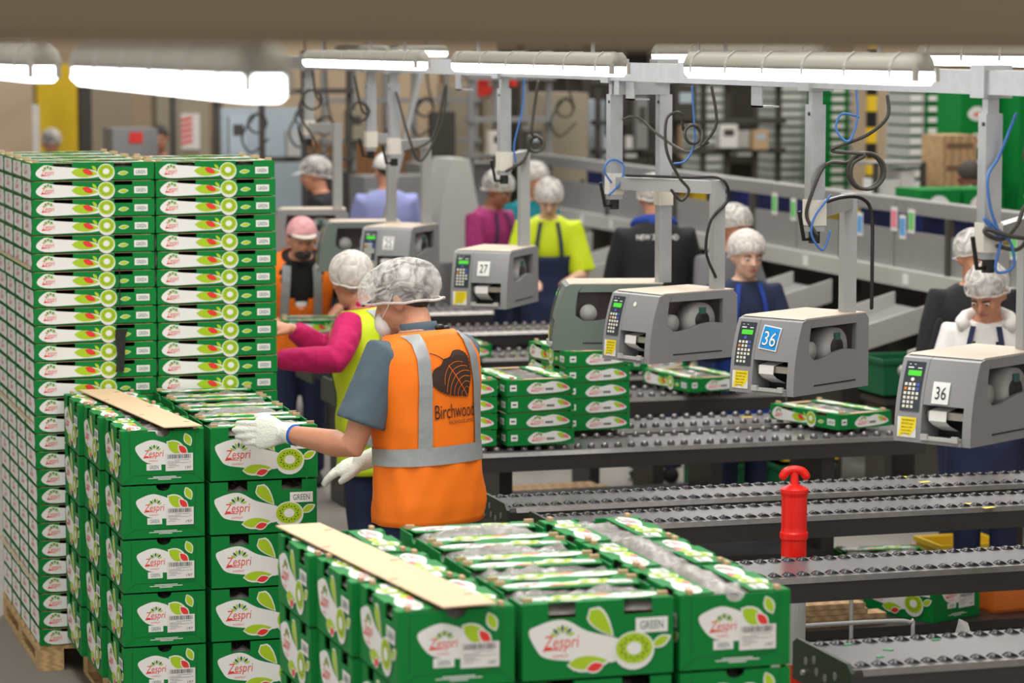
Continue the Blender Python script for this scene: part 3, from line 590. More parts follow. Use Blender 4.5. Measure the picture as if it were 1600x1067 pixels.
# ------------------------------------------------------------------ overhead beam, hangers, cables
BX = 3.72
bm_ = thing('overhead_beam', 'galvanised steel beam carrying the printer hangers and lamps', 'beam', (BX, 5, 0))
B().box(-.035, 0, 2.355, .035, 19, 2.425).build('channel', GALV, bm_, bevel=.004)
rdm = B().cyl((0, 0, 2.425), (0, 0, 6), .01, 8).mesh('rod', GALV)
for y in (.5, 5.0, 10, 15, 18.5): link('rod', rdm, bm_, (0, y, 0))
for y in (7.25, 9.35, 10.7, 13.2): b = B(); b.box(-.005, y-5, 2.28, .0, y-5+.1, 2.36); b.box(-.005, y-5, 2.28, .06, y-5+.1, 2.286); b.build('angle_bracket', GALV, bm_)
def hanger(y, label, tube=None, sleeve=1.9, knob=True, z_to=None, hx=BX):
    o = thing('printer_hanger', label, 'hanger', (hx, y, 0), 0, 'printer hangers')
    if hx != BX: B().box(BX-hx-.03, -.03, 2.30, .0, .03, 2.354).build('outrigger', GALV, o)
    b = B(); b.box(-.045, -.045, 2.345, .045, .045, 2.44); b.build('beam_clamp', GALV, o, bevel=.003)
    B().box(-.018, -.018, 2.24, .018, .018, 2.345).build('inner_tube', GALV, o); zb = z_to if z_to else sleeve-.02
    B().box(-.026, -.026, zb, .026, .026, 2.30).build('post', GALV, o, bevel=.003)
    B().cyl((-.03, -.01, 2.27), (.03, -.01, 2.27), .006, 8).build('bolt', RAIL, o)
    B().box(-.0305, -.0305, sleeve, .0305, .0305, sleeve+.085).build('sleeve', CREAMP, o, bevel=.003)
    if not z_to:
        k = B().cyl((0, 0, sleeve-.06), (0, 0, sleeve-.0205), .019, 12).build('clamp_knob', BLACK, o); b = B(); b.tube([(0, 0, sleeve-.045), (-.05, -.03, sleeve-.045), (-.075, -.05, sleeve+.05)], .007, 8); b.build('lever', BLACK, k)
    if tube:
        tx, ty = tube[0]-BX, tube[1]-y; za = sleeve+.045
        B().bar((0, 0, za), (tx, ty, za), .04, .05).build('arm', PAINTG, o, bevel=.003)
        B().box(tx-.024, ty-.024, PZ+PH+.0042, tx+.024, ty+.024, za+.028).build('down_tube', PAINTG, o, bevel=.003)
    return o
hanger(7.58, 'galvanised hanger post at the right edge wrapped in blue and grey cable', M36)
hanger(8.88, 'galvanised hanger post with an arm to the blue-numbered printer', M36B)
hanger(10.84, 'long galvanised post dropping to the side-on printer', None, 1.86, False, PZ+PH+.0042, 3.89)
hanger(10.95, 'galvanised post whose arm passes behind the long post', MU, 1.9)
hanger(12.5, 'hanger post in front of the lime shirt, with white sleeve', M27, 1.93)
hanger(14.5, 'hanger post right of the lavender fleece', M25, 1.93)
hanger(15.0, 'slim hanger post left of the one beside the lavender fleece', MC, 1.95)
hanger(16.5, 'farthest hanger post with a white switch box', MF, 1.97)
def cable(pts, r, m_, label, n=7, group='hanging cables'):
    b = B(); b.tube(catmull(pts, n, False), r, 7, 0, True); return tag(b.build('cable', m_, None, True), label, 'cable', group)
def loops(c, r, turns, ph=0, tilt=0):
    return [(c[0]+r*math.cos(ph+a*.785), c[1]+tilt*math.sin(a*.785)+.003*a, c[2]+r*math.sin(ph+a*.785)) for a in range(int(turns*8)+1)]
cable([(3.92, 8.75, 2.33), (3.92, 8.75, 2.26), (3.86, 8.78, 2.2), (3.76, 8.84, 2.15)]+loops((3.88, 8.8, 2.08), .06, 2.2, 1.9, .01)+[(3.74, 8.84, 2.1), (3.69, 8.84, 2.0), (3.68, 8.85, 1.93), (3.71, 8.83, 1.87)], .0062, CABLE, 'thick grey cable looped beside the post of the blue-numbered printer')
cable([(3.83, 8.8, 2.36), (3.83, 8.79, 2.25), (3.8, 8.79, 2.18), (3.76, 8.8, 2.22), (3.78, 8.8, 2.27), (3.84, 8.8, 2.26)], .004, CABB, 'thin blue cable loop beside the post of the blue-numbered printer')
cable([(3.76, 8.84, 2.0), (3.70, 8.83, 1.93), (3.69, 8.83, 1.87), (3.73, 8.83, 1.82), (3.76, 8.84, 1.88)], .004, CABB, 'blue cable crossing the white sleeve of the blue-numbered printer hanger')
cable([(3.75, 8.92, 1.965), (3.86, 8.98, 1.985), (3.97, 9.06, 1.975), (4.01, 9.07, 1.92), (4.01, 9.06, 1.75), (4.01, 9.06, 1.6)], .0065, BLACK, 'black cable running down the arm to the blue-numbered printer')
cable([(3.76, 7.5, 2.3), (3.73, 7.54, 2.18), (3.69, 7.53, 2.12), (3.70, 7.53, 2.03), (3.73, 7.53, 1.95), (3.68, 7.53, 2.0), (3.71, 7.53, 1.98), (3.76, 7.52, 1.93), (3.77, 7.52, 1.86), (3.72, 7.53, 1.85), (3.74, 7.53, 1.95)], .0045, CABB, 'blue cable knotted around the post at the right edge')
cable([(3.95, 7.5, 2.12), (3.82, 7.52, 2.05), (3.78, 7.52, 1.98), (3.74, 7.53, 1.94), (3.69, 7.53, 1.955), (3.69, 7.53, 1.97), (3.75, 7.5, 1.95), (3.80, 7.5, 1.94), (3.78, 7.52, 1.91), (3.73, 7.54, 1.92)], .0065, CABLE, 'grey cable wound round the sleeve of the post at the right edge')
cable([(3.9, 7.48, 2.3), (3.83, 7.5, 2.25), (3.8, 7.52, 2.18), (3.84, 7.5, 2.12), (3.92, 7.5, 2.1)], .0065, CABLE, 'grey cable loop right of the post at the right edge')
cable([(3.85, 10.2, 2.34), (3.87, 10.2, 2.2), (3.82, 10.22, 2.12)]+loops((3.79, 10.22, 2.16), .035, 1.6, -.5, .01)+[(3.74, 10.24, 2.24), (3.69, 10.25, 2.22), (3.69, 10.25, 2.1), (3.74, 10.25, 2.0), (3.78, 10.25, 1.95), (3.75, 10.25, 1.91), (3.71, 10.25, 1.95)], .006, CABLE, 'grey cable coiled right of the long post')
cable([(3.79, 10.25, 2.34), (3.80, 10.25, 2.2), (3.80, 10.25, 2.12), (3.77, 10.26, 2.06), (3.72, 10.25, 2.05)], .004, CABB, 'thin blue cable drooping right of the long post')
cable([(3.74, 10.9, 2.2), (3.78, 10.85, 2.21), (3.84, 10.75, 2.14), (3.9, 10.6, 2.08), (3.95, 10.5, 2.12)], .006, CABLE, 'grey cable sagging between the long post and its neighbour')
cable([(3.69, 10.9, 1.95), (3.66, 10.9, 2.0), (3.69, 10.9, 2.04), (3.74, 10.9, 2.02), (3.73, 10.9, 1.95), (3.68, 10.9, 1.9)], .0045, CABB, 'blue cable loop on the post left of the long post')
cable([(3.74, 10.85, 1.98), (3.9, 10.6, 1.98), (3.99, 10.46, 1.98), (4.02, 10.46, 1.9), (3.95, 10.46, 1.82), (3.93, 10.46, 1.7), (3.97, 10.46, 1.6)], .006, BLACK, 'black cable curling down to the unnumbered printer')
cable([(3.85, 12.4, 2.33), (3.83, 12.4, 2.2), (3.82, 12.4, 2.1)]+loops((3.85, 12.42, 2.05), .035, 2, 1.6, .01)+[(3.8, 12.45, 1.98), (3.72, 12.46, 1.93)], .007, CABLE, 'dark cable with a round coil above the printer numbered 27')
cable([(3.79, 12.42, 2.34), (3.78, 12.42, 2.2), (3.75, 12.44, 2.05), (3.76, 12.45, 1.97)], .0045, CABB, 'thin blue cable hanging above the printer numbered 27')
cable([(3.72, 14.45, 2.25), (3.78, 14.4, 2.0), (3.84, 14.4, 1.9), (3.95, 14.4, 2.1), (3.97, 14.4, 2.3), (3.9, 14.4, 2.02), (3.75, 14.4, 1.95)], .007, CABLE, 'dark cable swag above the printer numbered 25')
cable([(3.62, 14.95, 2.33), (3.66, 14.95, 2.15)]+loops((3.65, 14.95, 2.14), .05, 1.5, 0, .01)+[(3.6, 14.95, 1.98)], .007, CABLE, 'dark coiled cable left of the swag above printer 25')
cable([(3.7, 16.3, 2.34), (3.72, 16.3, 2.2)]+loops((3.7, 16.3, 2.18), .055, 1.4, 0, .01)+[(3.62, 16.3, 2.1), (3.72, 16.3, 1.92), (3.66, 16.3, 1.86)], .007, CABLE, 'farthest looped cable left of the lavender fleece')
# ------------------------------------------------------------------ lamps: weatherproof battens
def batten(x, y0, y1, z, label, clips=6, wd=.1, hk=None):
    hk = (2.55 if hk is None else 6)-z
    o = thing('batten_lamp', label, 'lamp', (x, y0, z), 0, 'batten lamps'); L = y1-y0
    prof = lambda f, zz: [[(sx*wd/2*f_*min(1, .55+e*3), yy, z_) for sx, z_, f_ in zz] for yy, e in ((0, 0), (.03, .1), (.08, .3), (L-.08, .3), (L-.03, .1), (L, 0))]
    up = [(-1, 0, 1), (-1, .012, 1.02), (-1, .035, .8), (-1, .05, .4), (1, .05, .4), (1, .035, .8), (1, .012, 1.02), (1, 0, 1)]
    lo = [(-1, -.001, .97), (1, -.001, .97), (1, -.022, .92), (1, -.036, .6), (-1, -.036, .6), (-1, -.022, .92)]
    B().rings(prof(1, up)).build('housing', HOUS, o, True); B().rings(prof(1, lo)).build('diffuser', DIFF, o, True)
    w2 = wd/2+.003; b0 = B(); b0.prism([(-w2, -.016), (-w2, .014), (-w2*.8, .038), (-w2*.4, .053), (w2*.4, .053), (w2*.8, .038), (w2, .014), (w2, -.016), (w2-.003, -.016), (w2-.003, .013), (w2*.76, .036), (w2*.38, .0505), (-w2*.38, .0505), (-w2*.76, .036), (-w2+.003, .013), (-w2+.003, -.016)], lambda a, c: (a, -.008, c), lambda a, c: (a, .008, c)); me = b0.mesh('clip', MLIGHT)
    for xx in (-.3, .3): B().box(xx*wd-.006, -.012, -.026, xx*wd+.006, .01, .012).build('end_clip', HOUS, o)
    for i in range(clips): link('clip', me, o, (0, .12+(L-.24)*i/(clips-1), 0))
    b = B(); b.cyl((0, .3, .05), (0, .3, hk), .008, 8); b.cyl((0, L-.3, .05), (0, L-.3, hk), .008, 8); b.build('hook', GALV, o)
    return o
XR = 3.3
def lamp_rail(x, y0, y1, label):
    o = thing('lamp_rail', label, 'rail', (x, y0, 0), 0, 'lamp rails'); B().box(-.02, 0, 2.55, .02, y1-y0, 2.58).build('channel', GALV, o); rd = B().cyl((0, 0, 2.58), (0, 0, 6), .008, 8).mesh('rod', GALV)
    n = max(2, int((y1-y0)/2.5))
    for i in range(n): link('rod', rd, o, (0, .3+(y1-y0-.6)*i/(n-1), 0))
lamp_rail(XR, 7.0, 14.8, 'rail carrying the three bright lamps'); lamp_rail(.86, 4.0, 8.7, 'rail carrying the two blurred lamps'); lamp_rail(4.35, 7.9, 12.3, 'rail carrying the two thin lamps')
batten(XR, 7.12, 8.92, 2.425, 'bright batten lamp above the blue-numbered printer')
batten(XR, 9.66, 11.76, 2.42, 'bright batten lamp above the printer numbered 27')
batten(XR, 12.36, 14.62, 2.42, 'bright batten lamp above the lavender fleece')
batten(.885, 4.2, 6.0, 2.452, 'large blurred batten lamp over the tray stack', 6, .1)
batten(.86, 6.5, 8.5, 2.45, 'blurred batten lamp cut by the left edge', 6, .1)
batten(4.35, 8.0, 9.4, 2.46, 'thin lit batten lamp at the upper right edge', 5); batten(4.35, 10.3, 12.2, 2.455, 'thin lit batten lamp between the two bright ones', 5)
for i, (x, y) in enumerate(((2.85, 24), (4.3, 22), (5.2, 20.5), (5.5, 20))):
    batten(x, y, y+1.5, 2.45, ['tiny far lamp glowing above the left wall', 'tiny far lamp beside the blurred lamp end', 'tiny far lamp right of the third lamp', 'farthest tiny lamp left of the second lamp'][i], 4, .1, 1)
# near taupe beam across the top
f0, f1 = Vector((-.3, 3.76, 2.507)), Vector((2.3, 2.98, 2.484)); d = f1-f0
o = thing('roof_beam', 'blurred taupe steel beam across the top of the view', 'beam', f0); d_ = d.copy()
b = B(); b.bar((0, 0, .1), tuple(d_+Vector((0, 0, .1))), .05, .19); b.build('web', BROWNB, o); b = B(); b.bar((0, .0, .0035), tuple(d_+Vector((0, 0, .0035))), .14, .007); b.build('flange', BROWNB, o)
# ------------------------------------------------------------------ bollards
def bollard(x, y, h, label, t=True):
    o = thing('bollard', label, 'bollard', (x, y, 0), 0, 'delineator bollards')
    def lat(prof, name, m_, n=20): 
        B().rings([[(r*math.cos(2*math.pi*i/n), r*math.sin(2*math.pi*i/n), z) for i in range(n)] for z, r in prof]).build(name, m_, o, False)
    lat([(0, .14), (.03, .14), (.045, .07)], 'base', BLACK)
    lat([(.045, .046), (.3, .046)], 'lower_sleeve', REFW); lat([(.3, .047), (.42, .047)], 'red_band', BOLL); lat([(.42, .046), (.82, .046)], 'upper_sleeve', REFW)
    lat([(.82, .047), (.88, .047), (.885, .052), (.905, .052), (.912, .048), (.925, .047), (1.04, .047), (1.055, .052), (1.068, .052), (1.078, .03), (1.085, .016), (1.13, .014)], 'red_body', BOLL, 28)
    b = B(); b.tube(catmull([(-.042, 0, 1.115), (-.028, 0, 1.132), (0, 0, 1.138), (.028, 0, 1.132), (.042, 0, 1.115)], 4, False), .016, 10, 0, True); b.build('handle', BOLL, o, True)
    o.scale = (.93, .93, .93); return o
bollard(3.716, 9.02, 1.14, 'red bollard with a T-shaped handle standing between conveyors').rotation_euler[2] = -PSI
bl = thing('bollard_post', 'grey post with a red band under the tray-laden conveyor', 'bollard', (3.6, 12.75, 0), 0, 'delineator bollards')
B().cyl((0, 0, 0), (0, 0, .68), .045, 16).build('post', REFW, bl, True); B().cyl((0, 0, .36), (0, 0, .5), .047, 16).build('band', BOLL, bl, True)
# ------------------------------------------------------------------ things under the lanes
def planks(x, y, z0, n, L, label, rz=0):
    o = thing('timber_bundle', label, 'timber', (x, y, 0), rz); me = B().box(-L/2, -.045, 0, L/2, .045, .022).mesh('plank', WOOD2, bevel=.002)
    for i in range(n): link('plank', me, o, (rnd.uniform(-.06, .06), (i % 3)*.1, z0+(i//3)*.024))
    return o
planks(4.35, 12.12, .121, 12, 1.3, 'tan timber planks lying under the lane behind the bollard'); planks(4.45, 10.9, .101, 12, .8, 'pale timber planks seen right of the bollard foot')
planks(4.5, 14.4, .1, 6, .7, 'pale boards under the tray-laden conveyor')
for x, y, z, L in ((4.5, 14.5, .098, .6),):
    o = thing('timber_support', f'low dark skid supporting planks at {"the far boards" if L == .6 else "the bollard foot" if L == .7 else "the middle lane"}', 'skid', (x, y, 0)); B().box(-L/2, -.12, z-.06, L/2, .14, z).build('deck', RAIL, o)
    for sx in (-1, 1): B().box(sx*(L/2-.06)-.03, -.12, 0, sx*(L/2-.06)+.03, .14, z-.06).build('foot', RAIL, o)
shelf_y = 11.05
o = thing('lower_shelf', 'dark steel shelf low under the right-hand lanes', 'shelf', (4.9, shelf_y, 0)); B().box(-.95, -.25, .06, .9, .27, .1).build('deck', RAIL, o)
for sx in (-.8, .8): B().box(sx-.03, -.2, 0, sx+.03, .2, .06).build('foot', RAIL, o)
carton(5.13, 11.04, .101, -1.15, 'lone green fruit carton lying low under the lanes at right', 'loose cartons under the lanes', True)
carton(4.3, 8.2, .3, .0, 'green fruit carton at the bottom right below the front conveyor', 'loose cartons under the lanes', True)
o = thing('low_stool', 'dark low stand under the bottom right carton', 'stand', (4.3, 8.2, 0)); B().box(-.2, -.15, .26, .2, .15, .2995).build('top', RAIL, o)
for sx in (-.15, .15): B().box(sx-.02, -.12, 0, sx+.02, .12, .26).build('leg', RAIL, o)
def crate(x, y, z, sx, sy, sz, m_, label, rz=0, grp='plastic crates', fill=None):
    o = thing('crate', label, 'crate', (x, y, z), rz, grp); t = .012
    b = B(); b.box(-sx/2, -sy/2, 0, sx/2, sy/2, t)
    b.box(-sx/2, -sy/2, 0, sx/2, -sy/2+t, sz); b.box(-sx/2, sy/2-t, 0, sx/2, sy/2, sz); b.box(-sx/2, -sy/2+t, 0, -sx/2+t, sy/2-t, sz); b.box(sx/2-t, -sy/2+t, 0, sx/2, sy/2-t, sz); b.build('tub', m_, o)
    b = B(); b.box(-sx/2-.01, -sy/2-.01, sz-.02, sx/2+.01, -sy/2-.0001, sz+.004); b.box(-sx/2-.01, sy/2+.0001, sz-.02, sx/2+.01, sy/2+.01, sz+.004); b.box(-sx/2-.01, -sy/2, sz-.02, -sx/2-.0001, sy/2, sz+.004); b.box(sx/2+.0001, -sy/2, sz-.02, sx/2+.01, sy/2, sz+.004); b.build('rim', m_, o)
    b = B(); b.box(-.05, -sy/2-.003, sz*.55, .05, -sy/2-.0002, sz*.75); b.build('hand_hole', BLACK, o)
    return o
crate(5.56, 11.08, .101, .36, .28, .2, CRO, 'orange crate at the right edge under the lanes', .2)
for i, (x, y, z, c, lb) in enumerate(((5.65, 14.8, .0, CRG, 'green crate beneath the yellow ones under the lane'), (6.05, 14.65, .0, CRG, 'green crate at the right of the low crate pair'), (5.72, 14.8, .215, YELB, 'yellow crate standing on the left green crate'), (6.08, 14.66, .215, YELB, 'yellow crate standing on the right green crate'), (5.82, 12.1, 0, YELB, 'yellow crate low at right between two lanes'))):
    crate(x, y, z, .32, .28, .2, c, lb)
carton(5.37, 11.95, .0, -.1, 'green carton on the floor behind the two paired lanes', 'loose cartons under the lanes', True)
for i, (x, y, z) in enumerate(((4.35, 9.55, .52), (4.55, 9.45, .42), (4.75, 9.3, .36))):
    b = B(); b.tube(catmull([(-.5, 0, -z), (-.5, 0, -.02), (-.48, 0, 0), (-.1, 0, 0), (0, 0, -.01), (.012, 0, -.04), (.012, 0, -z)], 4, False), .008, 8, 0)
    tag(b.build('wire_hoop', PAINTG, None, True, loc=(x-.2, y, z)), ['highest bent wire hoop right of the bollard foot', 'middle bent wire hoop right of the bollard foot', 'lowest bent wire hoop right of the bollard foot'][i], 'hoop', 'wire hoops under the lanes')
film(4.5, 9.3, .0, .3, .25, .42, 0, 'crumpled clear film heap low behind the front conveyor', 8)
# ------------------------------------------------------------------ sizer line along the right
sz = thing('grading_conveyor', 'long grey fruit grading conveyor receding along the right background', 'conveyor', (7.0, 11, 0))
B().box(0, 0, 1.52, .12, 12, 1.6).build('upper_rail', MGREY, sz); B().box(-.06, 0, 1.10, 0, 12, 1.2).build('lower_rail', MLIGHT, sz)
pm_ = B().box(0, .01, 1.2, .03, 1.49, 1.42).mesh('side_panel', MGREY, bevel=.004); lg = B().box(.03, -.04, 0, .1, .04, 1.2).mesh('leg', MDARK)
pst = B().box(-.01, -.02, 1.2, .03, .02, 1.52).mesh('upright', MDARK); lab = B().box(-.064, -.035, 1.12, -.0605, .035, 1.18).mesh('tag_plate', PAPER)
for i in range(8): link('side_panel', pm_, sz, (0, i*1.5, 0)); link('leg', lg, sz, (0, .75+i*1.5, 0)); link('upright', pst, sz, (-.012, .75+i*1.5, 0)); link('tag_plate', lab, sz, (0, .5+i*1.5, 0)); link('tag_plate', lab, sz, (0, 1.2+i*1.5, 0))
B().box(.03, 0, 1.2, .82, 12, 1.25).build('belt', MDARK, sz); B().box(.6, 0, .1, .65, 12, 1.18).build('lower_screen', MDARK, sz)
for i in range(12):
    crate(7.38, 11.6+i*.9, 1.251, .4, .62, .26, CRB if i % 3 else YELB, f'blue or yellow crate riding the grading conveyor, {ORD[i] if i else "first"} from the right' if False else f'{"blue" if i % 3 else "yellow"} crate riding the grading conveyor, number {["one","two","three","four","five","six","seven","eight","nine","ten","eleven","twelve","thirteen","fourteen","fifteen","sixteen"][i]} from the right', 0, 'crates on the grading conveyor')
CARDS = [(18.5, 1.44, 'g'), (18.3, 1.42, 'b'), (17.37, 1.47, 'g'), (17.05, 1.45, 'g'), (16.2, 1.45, 'r'), (16.0, 1.42, 'b'), (15.5, 1.48, 'r'), (15.38, 1.44, 'b'), (15.26, 1.48, 'g'), (14.2, 1.42, 'r'), (13.95, 1.42, 'g'), (20.8, 1.45, 'b'), (19.4, 1.45, 'r')]
cm = {'g': mat('card_green', (110, 200, 110), .5), 'b': mat('card_blue', (90, 160, 220), .5), 'r': mat('card_pink', (232, 130, 150), .5)}
wn = ['first', 'second', 'third', 'fourth', 'fifth', 'sixth', 'seventh', 'eighth', 'ninth', 'tenth', 'eleventh', 'twelfth', 'thirteenth']
for i, (y, z, c) in enumerate(sorted(CARDS)):
    o = thing('hanging_card', f'{ {"g": "green", "b": "blue", "r": "pink"}[c]} and white card hung on the grading conveyor, {wn[i]} from the right', 'card', (6.9985, y, z), 0, 'cards on the grading conveyor')
    B().box(-.002, -.045, -.07, .0, .045, .07).build('sheet', PAPER, o); B().box(-.0035, -.035, -.05, -.0021, .035, .05).build('print', cm[c], o); B().box(-.001, -.003, .07, .0, .003, .13).build('hook', GALV, o)
for i in range(7):                          # outfeed chutes towards the packers
    y = 11.9+i*1.55; o = thing('outfeed_chute', f'grey sloping outfeed chute below the grading conveyor, {wn[i]} from the right', 'chute', (6.5, y, 0), 0, 'outfeed chutes')
    b = B(); b.prism([(.42, 1.0), (-.2, .80), (-.2, .76), (.42, .93)], lambda a, c: (a, -.3, c), lambda a, c: (a, .3, c)); b.build('bed', MGREY, o)
    for s_ in (-1, 1): b = B(); b.prism([(.42, 1.07), (-.2, .9), (-.2, .76), (.42, .93)], lambda a, c: (a, s_*.3, c), lambda a, c: (a, s_*.32, c)); b.build('side_plate', MLIGHT, o)
    for sx in (-.16, .38): B().box(sx-.02, -.25, 0, sx+.02, .25, .745 if sx < 0 else .91).build('leg', MDARK, o)
    B().cyl((-.232, -.3, .8), (-.232, .3, .8), .03, 10).build('end_roller', MLIGHT, o, True)
    crate(6.5, y+.76, .62, .42, .34, .2, CRG, f'dark green bin beside the {wn[i]} outfeed chute from the right', 0, 'green bins at the chutes')
    o = thing('bin_stand', f'stand of the green bin beside the {wn[i]} outfeed chute', 'stand', (6.5, y+.76, 0), 0, 'bin stands'); B().box(-.2, -.16, .58, .2, .16, .6195).build('top', MDARK, o)
    for sx in (-.16, .16): B().box(sx-.02, -.13, 0, sx+.02, .13, .58).build('leg', MDARK, o)
for i in range(14):
    a = rnd.uniform(0, 6.28); r_ = rnd.uniform(.0, .13); b = B(); b.ell((0, 0, 0), (.034, .026, .025)); 
    tag(b.build('kiwifruit', KIWI, None, True, loc=(6.5+r_*math.cos(a), 12.66+r_*.8*math.sin(a), .79+.035*(i % 3)), rz=a), 'brown kiwifruit heaped in the green bin by the white hoodie', 'fruit', 'kiwifruit in the near green bin')
# ------------------------------------------------------------------ far background
def cabinet(x0, x1, y, z1, m_, label, dep=.5, name='cabinet', door=True, cat='cabinet'):
    o = thing(name, label, cat, ((x0+x1)/2, y, 0)); h = (x1-x0)/2; B().box(-h, 0, 0, h, dep, z1).build('body', m_, o, bevel=.01)
    if door:
        d_ = B().box(-h+.02, -.015, .05, h-.02, -.0005, z1-.05).build('door', m_, o, bevel=.004); B().box(h-.07, -.04, 1.2 if z1 > 1.4 else z1*.6, h-.05, -.0155, (1.2 if z1 > 1.4 else z1*.6)+.14).build('handle', RAIL, d_)
    return o
cabinet(2.2, 3.1, 24.2, 2.5, BEIGE, 'broad beige pillar at the left edge', .6, 'pillar', False, 'pillar')
o = cabinet(3.2, 3.6, 27.6, 1.92, WCL, 'white unit with a dark opening at far left', .5, 'unit', False, 'unit'); B().box(-.13, -.02, 1.55, .1, -.001, 1.68).build('opening', MDARK, o)
cabinet(3.78, 4.25, 29.1, 2.3, YELB, 'yellow panel behind the white unit', .2, 'panel', False, 'panel')
o = cabinet(4.05, 4.16, 28, 2.4, MDARK, 'dark upright frame left of the beige door', .2, 'upright', False, 'frame')
cabinet(4.4, 4.85, 29.9, 2.3, BEIGE2, 'beige door leaf at far left', .1)
o = cabinet(3.72, 4.1, 23.9, 1.8, MGREY, 'grey machine box with a red square sign', .5, 'machine_box', False, 'machine'); B().box(-.05, -.012, 1.68, .06, -.001, 1.77).build('red_sign', RED, o)
cabinet(4.42, 4.64, 25.8, 2.4, BEIGE2, 'beige column left of the red and white poster', .3, 'column', False, 'column')
o = thing('poster', 'red and white poster behind the tray stack', 'poster', (5.02, 27.479, 1.66)); B().box(-.1, 0, -.17, .1, .02, .17).build('sheet', PAPER, o)
for k in range(5): b = B(); b.prism([(-.08, -.13+k*.055), (.03, -.10+k*.055), (.03, -.07+k*.055), (-.08, -.1+k*.055)], lambda a, c: (a, -.003, c), lambda a, c: (a, -.0005, c)); b.build('red_stripe', RED, o)
cabinet(4.85, 5.22, 27.5, 2.4, BEIGE2, 'beige partition carrying the red and white poster', .3, 'partition', False, 'partition')
o = cabinet(4.58, 5.3, 23.6, 1.97, PBLUE, 'pale blue-grey board behind the cables at upper left', .08, 'board', False, 'board'); cabinet(4.4, 5.8, 23.9, 1.42, MDARK, 'dark grey machine base under the pale blue board', .6, 'machine_cabinet', False, 'machine')
cabinet(5.7, 7.2, 29.3, 2.6, BEIGE, 'beige wall section left of the brown door', .3, 'partition', False, 'partition')
o = cabinet(7.18, 7.76, 28.1, 2.3, m_wood('brown_frame', (136, 100, 66)), 'brown wooden frame with a pale inset in the far centre', .1, 'timber_partition', False, 'frame'); B().box(-.22, -.02, 1.5, .2, -.001, 2.25).build('inset', BEIGE, o)
cabinet(6.0, 7.3, 27.0, 1.55, m_wood('brown_bench', (140, 98, 58)), 'long brown bench at far centre', .5, 'bench', False, 'bench')
cabinet(7.22, 7.5, 26, 2.12, BEIGE2, 'tall beige electrical cabinet left of the hanging post'); cabinet(7.52, 7.72, 25.9, 2.2, BEIGE2, 'tall beige electrical cabinet under the red cloth')
cabinet(7.36, 7.78, 23.6, 2.08, BEIGE2, 'tall beige electrical cabinet behind the coiled cable'); cabinet(8.02, 8.2, 24.4, 2.0, PBLUE, 'slim pale cabinet right of the beige ones')
b = B(); b.rings([[(x, .03*math.sin(x*20)+dy, z+.05*math.sin(x*9)) for x in [i*.06-.2 for i in range(8)]+[.22-i*.06 for i in range(8)]] for dy, z in ((0, 2.04), (.05, 2.12), (0, 2.22))], 0); tag(b.build('red_cloth', RED, None, True, loc=(7.6, 25.86, .02)), 'red cloth draped above the beige cabinets', 'cloth')
for i, (x0, x1, y, z1, lb) in enumerate(((5.45, 6.1, 22.2, 1.45, 'grey machine housing left of the plaid shirt'), (6.2, 6.9, 23.3, 1.5, 'grey machine housing behind the lime shirt'))):
    o = cabinet(x0, x1, y, z1, MGREY, lb, .5, 'machine_housing', True, 'machine'); B().box(-.3, -.03, z1-.25, -.1, -.016, z1-.1).build('screen', PBLUE, o)
rk = thing('storage_rack', 'dark storage rack spanning the far centre right', 'rack', (9.0, 26.0, 0))
for x in (-1.1, -.45, .25, .95, 1.7): B().box(x-.04, 0, 0, x+.04, .08, 2.6).build('upright', MDARK, rk)
for z in (1.35, 2.45): B().box(-1.15, .0, z, 1.75, .6, z+.07).build('shelf', MDARK, rk)
B().box(-1.15, .6, 0, 1.75, .62, 2.6).build('back_panel', mat('rack_back_dark', (86, 80, 74), .8), rk)
def far_pile(x0, x1, y, z1, n, c, label, grp='far piles'):
    o = thing('tray_column', label, 'tray stack', ((x0+x1)/2, y, 0), 0, grp); h = (x1-x0)/2; dz = z1/n
    me = B().box(-h, 0, 0, h, .4, dz*.8).mesh('tray', c); me2 = B().box(-h*.7, -.004, 0, h*.6, -.0005, dz*.5).mesh('white_print', WHITE)
    B().box(-h+.01, .01, 0, h-.01, .39, z1).build('core', DGREEN, o)
    for i in range(n): t_ = link('tray', me, o, (0, 0, i*dz)); link('white_print', me2, t_, (0, 0, dz*.15))
cg = mat('tray_side_grey', (176, 180, 176), .6); dg = GREEN
far_pile(9.3, 9.58, 25.0, 2.2, 28, cg, 'far pale tray column left of the rack upright'); far_pile(9.72, 10.06, 24.2, 2.3, 30, cg, 'far pale tray column right of the rack'); far_pile(10.1, 10.4, 24.0, 2.3, 18, dg, 'far green tray column beside the pale one')
far_pile(9.8, 9.98, 23.1, 2.3, 30, dg, 'green tray column left of the striped post'); far_pile(9.99, 10.2, 23.1, 2.3, 30, cg, 'pale tray column left of the striped post')
cabinet(9.72, 10.25, 22.0, 2.6, BEIGE, 'beige pillar beside the striped post at right', .4, 'pillar', False, 'pillar')
sp = thing('striped_post', 'yellow and black striped guard post before the beige pillar', 'post', (9.64, 21.8, 0))
for k in range(20): B().box(-.035, 0, k*.13, .035, .06, k*.13+.129).build('stripe', YELB if k % 2 else BLACK, sp)
far_pile(9.22, 9.36, 20.2, 2.3, 28, cg, 'pale tray column right of the beige pillar'); far_pile(9.37, 9.5, 20.2, 2.3, 28, dg, 'green tray column right of the beige pillar')
pcm = B().box(-.13, 0, 0, .13, .35, .155).mesh('plywood_crate', WOOD2, bevel=.004); pcl = B().box(-.1, -.002, .06, .1, -.0003, .1).mesh('slot', INNER)
for k in range(12): c_ = tag(link('plywood_crate', pcm, None, (8.8, 18.4, k*.1555)), f'tan plywood crate behind the dark-haired worker, {ORD[11-k] if k else "bottom"} of the pile', 'crate', 'plywood crates'); link('slot', pcl, c_)
